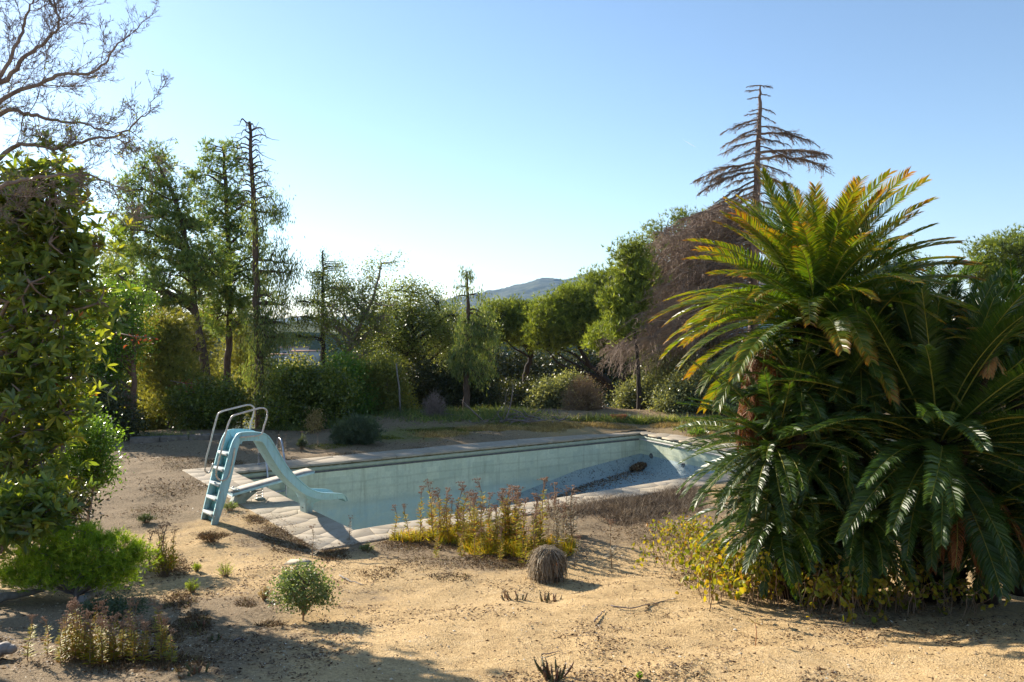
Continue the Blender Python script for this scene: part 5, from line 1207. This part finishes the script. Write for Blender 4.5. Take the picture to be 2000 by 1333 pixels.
climber('yellowing climber trailing under the broad cycad', 1560, 1780, 1160, 1205, 80, .42, .55, 15, L=.066)
climber('thin yellow climber creeping out to bare sand at the right of the broad cycad', 1770, 1910, 1180, 1205, 26, .45, .45, 8, L=.06)
climber('sparse yellow-leaved twiggy growth between the pool edge and the sprawling cycad', 1280, 1430, 1040, 1125, 110, .45, .42, 11, L=.052)

# ------------------------------------------------------------------ foreground bushes
def gbush(name, label, cat, px, pyb, blobs, leafm, nt, nleaf, rc, L, Wd, kind, r0, nl, bark='twig', shell=.3, depth=.9):
    g = gp(px, pyb); d = g[1]
    topb = min(blobs, key=lambda b: b[1])
    return tree(name, label, blobs, d, [(px, pyb), ((px+topb[0])/2, (pyb*.6+topb[1]*.4)), (topb[0], topb[1]+topb[3]*.3)], r0, nt, nl, nleaf, rc, L, Wd, kind, leafm, bark, rise=.8, shell=shell, cat=cat, depth=depth)
gbush('lime_bush', 'feathery lime green bush at lower left, in front of the slide side of the sand', 'bush', 150, 1172, [(95, 1070, 56, 34), (150, 1055, 60, 30), (220, 1080, 56, 36), (265, 1090, 34, 30), (60, 1100, 56, 34), (130, 1115, 80, 34), (210, 1120, 60, 30), (30, 1130, 40, 24), (175, 1085, 60, 40)], 'lime', 420, 20, .045, .065, .007, 'tuft', .03, 40, shell=.25, depth=.8)
gbush('sage_shrub', 'small round grey-green shrub with a short bare stem standing on open sand', 'shrub', 590, 1213, [(590, 1140, 50, 34), (560, 1155, 32, 28), (625, 1160, 26, 26), (590, 1170, 46, 22), (598, 1118, 30, 18)], 'sage', 230, 18, .035, .032, .016, 'leaf', .012, 22, 'stem', shell=.2)
def tuftplant(name, label, cat, px, py, wpx, hpx, leafm, n=60, L=.04, Wd=.008, feather=0):
    g = gp(px, py); r = empty(name, g, label, cat); w_ = wpx/F*g[1]; h_ = hpx/F*g[1]; st_ = MB(); lf = MB()
    a_ = R.uniform(0, 2*PI, n); rr = np.sqrt(R.random(n)); e = np.stack([rr*np.cos(a_)*w_, rr*np.sin(a_)*w_*.8, h_*(1.05-.5*rr**2)*R.uniform(.55, 1.05, n)], 1); b = e*[.25, .25, 0]; 
    P = bez(b-[0, 0, .015], b+(e-b)*[.3, .3, .7], e, 4); tubes(st_, P, np.array([[.0022, .002, .0016, .001]]), 3, cap=False)
    m = 9 if not feather else 16; j = np.repeat(np.arange(n), m); t = R.random(n*m)[:, None]; q = P[j, 1]*(1-t)+e[j]*t; D = nrm(R.normal(size=(n*m, 3))*.7+nrm(e-b)[j]*.8+[0, 0, .3])
    leaves(lf, q, D, R.normal(size=(n*m, 3)), R.uniform(.5, 1.1, n*m)*L, Wd, .15)
    st_.build('stems', M['stem'], r); lf.build('leaves', M[leafm], r); return r
tuftplant('dry_tuft', 'small brown tuft at the left foot of the round grey-green shrub', 'dry plant', 517, 1174, 14, 30, 'straw', 40, .03, .006)
gbush('grey_bush', 'low grey-green bush in the shade below the lime green bush', 'bush', 215, 1230, [(205, 1195, 40, 24), (250, 1190, 34, 24), (180, 1205, 26, 20)], 'grey', 150, 22, .035, .03, .012, 'leaf', .01, 14)
tuftplant('dry_tuft', 'orange-green bushy tuft right of the lime green bush', 'dry plant', 320, 1128, 34, 66, 'stalkleaf', 110, .055, .010)
tuftplant('green_tuft', 'little green tuft at the foot of the diving stand', 'plant', 450, 998, 18, 20, 'sage', 50, .05, .010)
tuftplant('ochre_tuft', 'ochre tuft growing at the foot of the slide ladder', 'plant', 412, 1058, 26, 18, 'mat', 70, .05, .010)
tuftplant('green_tuft', 'dark green low tuft left of the slide ladder', 'plant', 285, 1020, 20, 16, 'grey', 60, .05, .010)
tuftplant('green_tuft', 'green tuft on the flagstone edge near the clump of stalks', 'plant', 716, 1077, 15, 14, 'sage', 44, .04, .009)
tuftplant('green_tuft', 'green weed on the bank in front of the wide silvery shrub', 'plant', 1362, 852, 22, 14, 'bush_b', 60, .09, .02)
for lb, px, py, rx, ry in [('twin feathery yellow-green sprouts on open sand left of the round shrub', 440, 1125, 18, 13), ('feathery yellow-green sprout below the orange-green tuft', 376, 1155, 13, 12), ('smallest feathery green sprout right of the orange-green tuft', 384, 1115, 9, 9)]:
    tuftplant('feathery_sprout', lb, 'plant', px, py+2, rx*1.2, ry*2.3, 'lime', 46, .028, .003, 1)

# ------------------------------------------------------------------ seed-headed stalk plants
def stalk_protos(leafm, nseed, seed, leafy=1.0):
    rg = np.random.default_rng(seed); h = 1.0
    st = MB(); P = np.array([[0, 0, -.03], [.01, .01, .35], [rg.normal(0, .03), rg.normal(0, .03), .7], [rg.normal(0, .05), rg.normal(0, .05), .97]]); P = spline(P, 9); tubes(st, P, np.linspace(.010, .005, 9), 4)
    lf = MB(); n = int(80*leafy); t = rg.uniform(.06, .78, n)**1.0; i = np.clip((t*8).astype(int), 0, 7); f = (t*8-i)[:, None]; q = P[i]*(1-f)+P[i+1]*f; a = rg.uniform(0, 2*PI, n)
    D = np.stack([np.cos(a), np.sin(a), rg.uniform(.1, .8, n)], 1); leaves(lf, q, D, np.stack([-np.sin(a), np.cos(a), 0*a], 1), (.17*(1.1-t*.8))*rg.uniform(.7, 1.2, n), .036*(1.15-t*.6), .2, 0, None, .12, True)
    hd_ = MB()
    for k in range(nseed):
        b = P[-1]+rg.normal(size=3)*[.045, .045, .05]+[0, 0, .0]; s0 = P[-2 - (k % 2)]; tubes(hd_, np.array([s0, (s0+b)/2+rg.normal(size=3)*.01, b]), [.004, .003, .003], 3, cap=False)
        m = 7; cc = b+rg.normal(size=(m, 3))*[.022, .022, .010]; s_ = rg.uniform(.008, .014, m)
        o8 = np.array([[1, 0, 0], [0, 1, 0], [-1, 0, 0], [0, -1, 0], [0, 0, 1], [0, 0, -1]]); V = cc[:, None]+o8[None]*s_[:, None, None]; bb = np.arange(m)[:, None, None]*6
        T8 = np.array([[0, 1, 4], [1, 2, 4], [2, 3, 4], [3, 0, 4], [1, 0, 5], [2, 1, 5], [3, 2, 5], [0, 3, 5]]); hd_.add(V, None, (bb+T8[None]).reshape(-1, 3))
    return st.mesh('stem', M['stem']), lf.mesh('leaves', M[leafm]), hd_.mesh('seed_head', M['seed'])
PR = {'y': [stalk_protos('stalkleaf', 7, 40+k) for k in range(5)], 'd': [stalk_protos('stalkdry', 6, 60+k) for k in range(3)], 't': [stalk_protos('stalkdry', 5, 80+k, .5) for k in range(3)]}
def stalk(px, py, hpx, kind, label, group=None):
    g = gp(px, py); h = hpx/F*g[1]; pr = PR[kind][R.integers(0, len(PR[kind]))]; r = empty('stalk_plant', g, label, 'stalk plant', group, rz=R.uniform(0, 6.28), s=h); 
    r.scale = (max(h, .35)*R.uniform(.95, 1.2),)*2+(h,)
    r.rotation_euler = (R.normal(0, .06), R.normal(0, .06), R.uniform(0, 6.28))
    for nm, me in zip(('stem', 'leaves', 'seed_head'), pr):
        o = bpy.data.objects.new(nm, me); COL.objects.link(o); o.parent = r
for px, py, h, k, lb in [(683, 1062, 52, 't', 'lone dry stalk just left of the near pool corner joint'), (610, 1090, 66, 't', 'lone dry stalk in front of the slide pedestal'), (771, 1056, 66, 'y', 'leftmost stalk of the stand on the near pool edge'), (821, 1052, 98, 'y', 'tall single stalk left of the dense yellow clump'),
                       (1195, 1110, 100, 't', 'lone dry stalk on the sand right of the straw-covered stump'), (1122, 1112, 66, 'd', 'pale dry-leaved stalk just right of the straw-covered stump'), (1024, 1106, 74, 'y', 'yellow leafy stalk standing forward of the clump beside the stump'), (800, 1056, 70, 'y', 'stalk between the leftmost and the tall single one'), (1845, 1200, 134, 't', 'tall bare pale stalk under the broad cycad'),
                       (131, 1020, 62, 't', 'dry stalk in the dark behind the lime green bush'), (163, 1035, 40, 't', 'short dry stalk peeping over the lime green bush'), (54, 1292, 88, 'y', 'leftmost orange-yellow stalk at the bottom left corner'), (93, 1280, 72, 'y', 'second stalk from the bottom left corner')]: stalk(px, py, h, k, lb)
GA = 'stalks in the dense yellow clump at the near pool edge'
for i in range(58):
    if i < 20: px, py, h = R.uniform(838, 935), R.uniform(1034, 1060), R.uniform(48, 104)
    elif i < 46: px, py, h = R.uniform(905, 1015), R.uniform(1044, 1088), R.uniform(58, 116)
    else: px, py, h = R.uniform(1005, 1060), R.uniform(1050, 1095), R.uniform(76, 118)
    stalk(px, py, h, 'y', 'yellow-leaved stalk with brown seed head in the dense clump at the near pool edge', GA)
for i in range(12): stalk(R.uniform(850, 1060), R.uniform(1080, 1100), R.uniform(38, 60), 'y', 'short yellow stalk along the front of the dense clump', 'short stalks fronting the clump')
for i in range(14): stalk(R.uniform(1066, 1118), R.uniform(1040, 1085), R.uniform(66, 100), 'd' if i % 2 else 't', 'dry grey stalk in the loose group behind the straw-covered stump', 'dry stalks behind the stump')
for i in range(26): stalk(R.uniform(118, 212), R.uniform(1275, 1305), R.uniform(70, 108), 'y', 'orange-yellow stalk in the bottom left clump', 'stalks in the bottom left clump')
for i in range(26): stalk(R.uniform(216, 345), R.uniform(1265, 1300), R.uniform(62, 104), 'y' if i % 4 else 't', 'orange-brown stalk in the clump right of the bottom left one', 'stalks in the second bottom left clump')
for i in range(6): stalk(R.uniform(290, 345), R.uniform(1100, 1125), R.uniform(70, 106), 'y' if i % 2 else 't', 'brown-headed stalk rising from the orange-green tuft', 'stalks in the orange-green tuft')
for i in range(5): stalk(R.uniform(500, 640), R.uniform(872, 885), R.uniform(26, 40), 't', 'thin dry stalk on the shaded bank behind the slide', 'thin stalks on the shaded bank')
for i in range(6): stalk(R.uniform(1310, 1440), R.uniform(842, 858), R.uniform(20, 34), 't', 'thin dry stalk on the bank behind the right end of the pool', 'thin stalks behind the pool end')

# --- straw covered stump
g = gp(1070, 1132); hS = .78*72/F*g[1]; rS = .115
st = empty('stump', g, 'short stump thatched with grey drooping straw standing on the sand', 'stump')
mb = MB(); sec = [(0, -.05), (.8, -.05), (.86, hS*.3), (.92, hS*.7), (.85, hS*.9), (.55, hS*1.04), (0.02, hS*1.08)]; an = np.linspace(0, 2*PI, 25)[:-1]
V, qd = loft(np.array([[[rS*a_*math.cos(t), rS*a_*math.sin(t), z] for t in an] for a_, z in sec])); mb.add(V, qd); mb.build('core', plain('stump_core', (.06, .035, .02), (.2, .12, .07), .95, 20), st)
mb = MB(); n = 4200; a_ = R.uniform(0, 2*PI, n); z0 = hS*(1.12-R.random(n)**1.6*.55); r_ = rS*np.where(z0 > hS, np.sqrt(R.random(n))*.8, .98)
p = np.stack([r_*np.cos(a_), r_*np.sin(a_), z0], 1); rad = np.stack([np.cos(a_), np.sin(a_), 0*a_], 1); ln = R.uniform(.10, .30, n)
e = p+rad*R.uniform(.0, .07, (n, 1))+R.normal(size=(n, 3))*.042; e[:, 2] -= ln; e[:, 2] = np.maximum(e[:, 2], .0)
m_ = (p+e)/2+rad*R.uniform(.02, .08, (n, 1))*(1+(R.random((n, 1)) < .08)*1.2)+[0, 0, .03]; tubes(mb, bez(p, m_, e, 4), np.array([[.003, .003, .0025, .0015]]), 3, cap=False)
M['hay'] = leafmat('grey_straw', [(0, (.13, .10, .07)), (.4, (.36, .29, .21)), (.8, (.58, .50, .40)), (1, (.72, .67, .58))], .35, .7, .2, (1, 1, 1))
mb.build('straw_thatch', M['hay'], st)
# --- two orange flared dry stalks before it
M['orange_d'] = plain('orange_dry', (.38, .16, .07), (.52, .27, .13), .8, 20)
for px, py, h, lb in [(1080, 1140, 36, 'small flared orange dry stalk in front of the stump, left one'), (1088, 1142, 40, 'small flared orange dry stalk in front of the stump, right one')]:
    g = gp(px, py); hh = h/F*g[1]; r = empty('dry_flower', g, lb, 'dry flower'); mb = MB(); tubes(mb, np.array([[0, 0, -.02], [.002, 0, hh*.6], [0, 0, hh]]), [.005, .004, .004], 5); mb.build('stem', M['orange_d'], r)
    mb = MB(); n = 16; a_ = R.uniform(0, 2*PI, n); D = np.stack([np.cos(a_)*.5, np.sin(a_)*.5, np.ones(n)], 1); leaves(mb, np.tile([0, 0, hh*.9], (n, 1)), D, np.stack([-np.sin(a_), np.cos(a_), 0*a_], 1), .05, .014, .1); mb.build('head', M['orange_d'], r)
# --- finger succulents
M['succ'] = leafmat('succulent_fingers', [(0, (.10, .12, .05)), (.5, (.16, .13, .06)), (1, (.25, .11, .06))], .1, .5, .4, (1, 1, 1))
def fingers(label, px, py, wpx, n, h, mat='succ'):
    g = gp(px, py); r = empty('succulent', g, label, 'succulent'); wd = wpx/F*g[1]
    for i in range(n):
        x = R.uniform(-.5, .5)*wd; y = R.normal(0, .04); a_ = R.uniform(-.6, .6)+x/wd*1.2; ln = h/F*g[1]*R.uniform(.5, 1.1)
        mb = MB(); P = bez([[x, y, -.01]], [[x+math.sin(a_)*ln*.7, y+R.normal(0, .01), ln*.4]], [[x+math.sin(a_)*ln*.9, y+R.normal(0, .02), ln]], 5)[0]; tubes(mb, P, [.008, .009, .009, .008, .004], 5, a=R.random()); mb.build('finger', M[mat], r)
        mb = MB(); k = 14; q = P[R.integers(1, 5, k)]; leaves(mb, q, R.normal(size=(k, 3))+[0, 0, .6], R.normal(size=(k, 3)), .022, .008, .1); mb.build('scale_leaf', M[mat], r)
fingers('low brown finger succulent on the sand, left of the pair below the stump', 1008, 1172, 50, 9, 16)
fingers('low reddish finger succulent on the sand, right of the pair below the stump', 1070, 1176, 42, 13, 17)
fingers('clump of brown-green upright fingers at the bottom centre of the photo', 1082, 1328, 34, 18, 36)
fingers('dark little succulent at bottom left of the open sand', 385, 1318, 34, 12, 16)
fingers('dark little succulent below the litter patch left of the round shrub', 416, 1253, 22, 8, 11)
fingers('small creeping succulent beside the litter at lower left', 400, 1222, 34, 10, 12)
tuftplant('grey_tuft', 'small grey-green tuft left of the lavender-like bush', 'plant', 590, 880, 11, 30, 'grey', 60, .09, .016)
tuftplant('green_sprig', 'tiny green sprig near the bottom edge right of centre', 'plant', 1249, 1327, 9, 12, 'bush_b', 9, .022, .009)
g = gp(1475, 1262); r = empty('dead_sprout', g, 'dead brown sprout with splayed leaves on the sand before the climber', 'dry plant'); mb = MB(); tubes(mb, np.array([[0, 0, -.02], [.01, 0, .10], [0, 0, .19]]), [.004, .004, .003], 4); mb.build('stem', M['orange_d'], r)
mb = MB(); a_ = R.uniform(0, 2*PI, 10); leaves(mb, np.tile([0, 0, .18], (10, 1)), np.stack([np.cos(a_), np.sin(a_), R.uniform(-.2, .7, 10)], 1), np.stack([-np.sin(a_), np.cos(a_), 0*a_], 1), .09, .012, .1, 0, None, .1, True); mb.build('leaves', M['straw'], r)
# --- sticks, logs, slab
def stick(name, label, pts, r0, mat='twig', cat='stick', lift=.01):
    P = np.array([gp(px, py)+[0, 0, lift+r0] for px, py in pts]); P = spline(P, 14); P[1:-1] += R.normal(size=(12, 3))*r0*(.6 if r0 < .02 else .12); o_ = P[0].copy()
    mb = MB(); tubes(mb, P-o_, r0*np.linspace(1.2, .5, 14), 6); o = mb.build(name, M[mat], None, True); o.location = o_; return tag(o, label, cat)
M['palewood'] = plain('bleached_wood', (.18, .15, .125), (.36, .32, .28), .8, 12)
stick('stick', 'curved bleached stick right of the slide shadow', [(663, 1128), (685, 1138), (712, 1146)], .008, 'palewood')
stick('stick', 'short dark stick on the open sand below the succulents', [(1161, 1219), (1171, 1207), (1181, 1196)], .007)
stick('stick', 'long thin crooked stick reaching the climber', [(1193, 1186), (1230, 1192), (1260, 1186), (1322, 1172)], .006)
stick('stick', 'thin stick lying on the sand near the bottom centre', [(1058, 1284), (1085, 1278), (1098, 1275)], .004)
stick('stick', 'short brown twig left of the round grey-green shrub', [(457, 1256), (470, 1253), (479, 1254)], .008)
stick('stick', 'pale bare branch lying under the broad cycad', [(1640, 1158), (1700, 1160), (1770, 1158), (1830, 1150)], .008, 'palewood', lift=.06)
stick('log', 'grey fallen log at the left edge under the lime green bush', [(-40, 1190), (20, 1176), (85, 1164)], .05, 'palewood', 'log')
stick('log', 'short pale log beneath the middle of the lime green bush', [(160, 1182), (180, 1172), (200, 1168)], .04, 'palewood', 'log')
stick('log', 'second grey log at the left edge, lower in the shade', [(-60, 1296), (0, 1288), (30, 1286)], .06, 'palewood', 'log')
g = gp(583, 1100); mb = MB(); V = np.array([[-.16, -.10], [.12, -.12], [.17, .02], [.05, .12], [-.13, .09]]); mb.add(np.concatenate([np.c_[V, np.full(5, -.02)], np.c_[V, np.full(5, .02)]]), [[i, (i+1) % 5, 5+(i+1) % 5, 5+i] for i in range(5)], [[5, 6, 7], [5, 7, 8], [5, 8, 9]])
o = mb.build('stone_slab', M['flag']); o.location = g; tag(o, 'pale flat stone slab half sunk in the sand before the slide', 'stone slab')
for i, (px, py, s_) in enumerate([(1560, 1252, .02), (665, 1312, .022), (1190, 1190, .012), (905, 1262, .014)]):
    pass

# ------------------------------------------------------------------ litter, mats, grass, gravel
def scatter_px(spots, n_each):
    out = []
    for (px, py, rx, ry, n) in spots:
        n = int(n*n_each); a_ = R.random(n)*2*PI; r_ = np.sqrt(R.random(n))*(.55+.45*R.random(n)); X_ = px+rx*r_*np.cos(a_); Y_ = py+ry*r_*np.sin(a_)
        g0, gx, gy = gp(px, py), gp(px+rx, py), gp(px, py-ry)
        ax, ay = gx[0]-g0[0], gy[1]-g0[1]
        x = g0[0]+ax*r_*np.cos(a_)+g0[0]/g0[1]*ay*r_*np.sin(a_); y = g0[1]+ay*r_*np.sin(a_); out.append(np.stack([x, y, hgt(x, y)], 1))
    P = np.concatenate(out); return P[quad_sd(P[:, 0], P[:, 1]) > .35]
def stuff(mb, name, mat, label, cat):
    o = mb.build(name, M[mat]); return tag(o, label, cat, kind='stuff')
# matted dry growth
spots = [(1180, 985, 90, 22, 6), (1290, 985, 90, 20, 6), (1330, 965, 60, 14, 4), (1230, 1010, 70, 14, 2.2), (1100, 1000, 50, 14, 2.5)]
P = scatter_px(spots, 1500); mb = MB(); n = len(P); blades(mb, P-[0, 0, .01], R.normal(size=(n, 3))*[1, 1, .4]+[0, 0, .55], R.uniform(.05, .20, n), .008)
M['mat2'] = leafmat('grey_brown_mat', [(0, (.05, .035, .025)), (.5, (.16, .115, .08)), (.85, (.30, .23, .17)), (1, (.5, .42, .33))], .2, .7, .2, (1, 1, 1), clump=3, cl=.8)
stuff(mb, 'dry_mat', 'mat2', 'matted grey-brown dead growth creeping over the near flagstones', 'dead growth')
spots = [(540, 1045, 50, 22, 2.4), (600, 1062, 46, 14, 1.6), (500, 1015, 36, 10, 1.2), (570, 1075, 60, 12, .8), (650, 1085, 40, 14, 2.2), (350, 900, 60, 10, 2), (440, 905, 60, 8, 2.5), (600, 905, 90, 8, 3), (720, 893, 90, 7, 3), (850, 880, 70, 5, 2),
         (900, 1060, 110, 20, 6), (800, 1062, 70, 14, 3.2), (990, 1085, 70, 16, 4), (860, 1050, 60, 12, 3), (960, 1095, 90, 18, 3), (1040, 1100, 50, 14, 2), (1060, 1080, 60, 20, 2), (380, 1215, 46, 22, 1.6), (350, 1175, 40, 24, 1.6), (310, 1240, 60, 30, 3), (480, 1180, 30, 12, .4), (530, 1222, 30, 10, .4), (250, 1290, 110, 30, 4), (350, 1300, 60, 24, 1.6),
         (330, 960, 60, 18, 1.4), (380, 950, 50, 16, 1.0), (300, 1000, 70, 16, 1.2), (350, 1110, 30, 30, 1.3), (740, 1120, 60, 16, .7), (830, 1100, 90, 16, 1.0), (880, 1130, 60, 12, .5), (420, 1048, 36, 9, 1.0), (1260, 1040, 90, 26, 1.6), (1360, 1130, 60, 40, 1.6)]
P = scatter_px(spots, 1300); mb = MB(); n = len(P); k = R.random(n) < .75
blades(mb, P[k]-[0, 0, .008], R.normal(size=(k.sum(), 3))*[1, 1, .35]+[0, 0, .4], R.uniform(.02, .075, k.sum()), .009)
k = ~k; leaves(mb, P[k], R.normal(size=(k.sum(), 3))*[1, 1, .3]+[0, 0, .15], R.normal(size=(k.sum(), 3))*[1, 1, .3], R.uniform(.02, .04, k.sum()), .014, .2)
stuff(mb, 'ground_cover', 'mat', 'low reddish-brown dried ground cover in patches on the sand', 'ground cover')
P = scatter_px([(880, 1048, 50, 12, 3), (960, 1068, 60, 18, 5), (1030, 1078, 40, 18, 3), (800, 1052, 40, 6, .8), (1090, 1070, 40, 18, 1.2)], 900); mb = MB(); n = len(P)
blades(mb, P, R.normal(size=(n, 3))*[1, 1, .5]+[0, 0, 1.1], R.uniform(.05, .20, n), .012)
stuff(mb, 'golden_undergrowth', 'stalkleaf', 'golden low undergrowth between the stalks at the near pool edge', 'undergrowth')
# moss and straw tufts on the bank
P = scatter_px([(720, 855, 80, 7, 3), (880, 842, 110, 8, 5), (1000, 830, 80, 5, 2), (640, 872, 60, 5, 1)], 1500); mb = MB(); n = len(P); blades(mb, P, R.normal(size=(n, 3))*[1, 1, .5]+[0, 0, .8], R.uniform(.02, .05, n), .012)
M['moss'] = leafmat('moss_and_clover', [(0, (.07, .09, .015)), (.6, (.16, .18, .025)), (1, (.27, .26, .05))], .3, .6, .2, (1.2, 1.2, .5), clump=2)
stuff(mb, 'moss', 'moss', 'yellow-green moss and clover on the bank behind the pool', 'moss')
P = scatter_px([(1090, 832, 60, 6, 3), (1310, 832, 50, 5, 1), (1060, 840, 50, 5, 1), (960, 838, 80, 7, 2), (860, 850, 70, 7, 1.4), (1180, 832, 70, 5, 1.4), (1380, 850, 50, 5, .6), (940, 800, 90, 4, 1)], 1300); mb = MB(); n = len(P); blades(mb, P, R.normal(size=(n, 3))*[1, 1, .5]+[0, 0, 1.2], R.uniform(.05, .14, n), .012)
stuff(mb, 'dry_grass', 'straw', 'pale straw-coloured grass tufts on the bank behind the pool', 'dry grass')
# weeds along the back of the terrace
P = scatter_px([(900, 812, 200, 7, 6), (620, 838, 120, 8, 3), (1250, 826, 200, 6, 4), (1400, 838, 90, 6, 2), (330, 858, 80, 4, 1.0)], 800); mb = MB(); n = len(P); blades(mb, P, R.normal(size=(n, 3))*[1, 1, .5]+[0, 0, 1.0], R.uniform(.10, .36, n), .022)
stuff(mb, 'weeds', 'oak', 'low mixed weeds along the back edge of the terrace', 'weeds')
# loose flakes and twiglets
n = 170000; y = 4.2+R.random(n)**1.25*13; x = (R.random(n)*1.5-.75)*y*1.1; keep = (quad_sd(x, y) > .5)|((quad_sd(x, y) > .05) & (R.random(n) < .25)); x, y = x[keep], y[keep]
dens = vnoise(x*1.3+5, y*1.3)*.6+vnoise(x*5, y*5)*.4; keep = R.random(len(x)) < np.clip((dens-.48)*5, .07, 1); x, y = x[keep], y[keep]; z = hgt(x, y)+.006+(quad_sd(x, y) < .95)*.035; n = len(x)
mb = MB(); leaves(mb, np.stack([x, y, z], 1), R.normal(size=(n, 3))*[1, 1, .22], R.normal(size=(n, 3))*[1, 1, .25], R.uniform(.012, .050, n), R.uniform(.005, .017, n), .25)
stuff(mb, 'leaf_litter', 'litter', 'dead leaf flakes and twiglets strewn over the sand', 'leaf litter')
n = 34000; y = 13+R.random(n)*15; x = (R.random(n)*1.3-.65)*y; keep = quad_sd(x, y) > .9; x, y = x[keep], y[keep]; keep = R.random(len(x)) < np.clip((vnoise(x*.9+5, y*1.6)-.35)*3, .08, 1); x, y = x[keep], y[keep]; n = len(x)
mb = MB(); leaves(mb, np.stack([x, y, hgt(x, y)+.008], 1), R.normal(size=(n, 3))*[1, 1, .5], R.normal(size=(n, 3))*[1, 1, .3], R.uniform(.03, .09, n), R.uniform(.012, .03, n), .3)
stuff(mb, 'leaf_litter', 'litter', 'dead leaves and twiglets strewn over the shaded bank behind the pool', 'leaf litter')
n = 30000; y = 4.2+R.random(n)**1.3*9; x = (R.random(n)*1.5-.75)*y*1.05; keep = quad_sd(x, y) > 1.1; x, y = x[keep], y[keep]; n = len(x); s_ = R.uniform(.0025, .0055, n)*(1+2.0*(R.random(n) < .03)); c = np.stack([x, y, hgt(x, y)+s_*.3], 1)
o8 = np.array([[1, 0, 0], [0, 1, 0], [-1, 0, 0], [0, -1, 0], [0, 0, .7]]); V = c[:, None]+o8[None]*s_[:, None, None]*R.uniform(.7, 1.3, (n, 5, 1)); bb = np.arange(n)[:, None, None]*5; T5 = np.array([[0, 1, 4], [1, 2, 4], [2, 3, 4], [3, 0, 4]])
mb = MB(); mb.add(V, None, (bb+T5[None]).reshape(-1, 3), np.repeat(R.random(n), 5)); M['gravel'] = leafmat('gravel', [(0, (.30, .2, .11)), (.5, (.55, .40, .24)), (.9, (.68, .55, .38)), (1, (.8, .76, .68))], 0.0, .9, .2, (1, 1, 1))
stuff(mb, 'gravel', 'gravel', 'fine tan gravel scattered over the sandy ground', 'gravel')
# red autumn leaves caught in the trees
for lb, px, py, d, n in [('spray of orange-red leaves hanging by the trunks behind the slide', 362, 752, 24, 36), ('spray of rusty leaves beside the ivy-covered trunk', 270, 662, 16, 30)]:
    c = W(px, py, d); mb = MB(); q = R.normal(size=(n, 3))*[.22, .12, .09]; leaves(mb, q, R.normal(size=(n, 3))+[0, 0, -.6], R.normal(size=(n, 3)), .08, .03, .1, two=True)
    r = empty('red_leaved_branch', c, lb, 'branch'); mb.build('leaves', M['rust'], r); m2 = MB(); tubes(m2, np.array([[-.5, .1, .12], [-.1, 0, .05], [.35, 0, .02]]), [.012, .009, .004], 4); m2.build('twig', M['twig'], r)
import time
print('TRIS', sum(len(o.data.polygons)*1.6 for o in bpy.data.objects if o.type == 'MESH')/1e6, 'objs', len(bpy.data.objects))
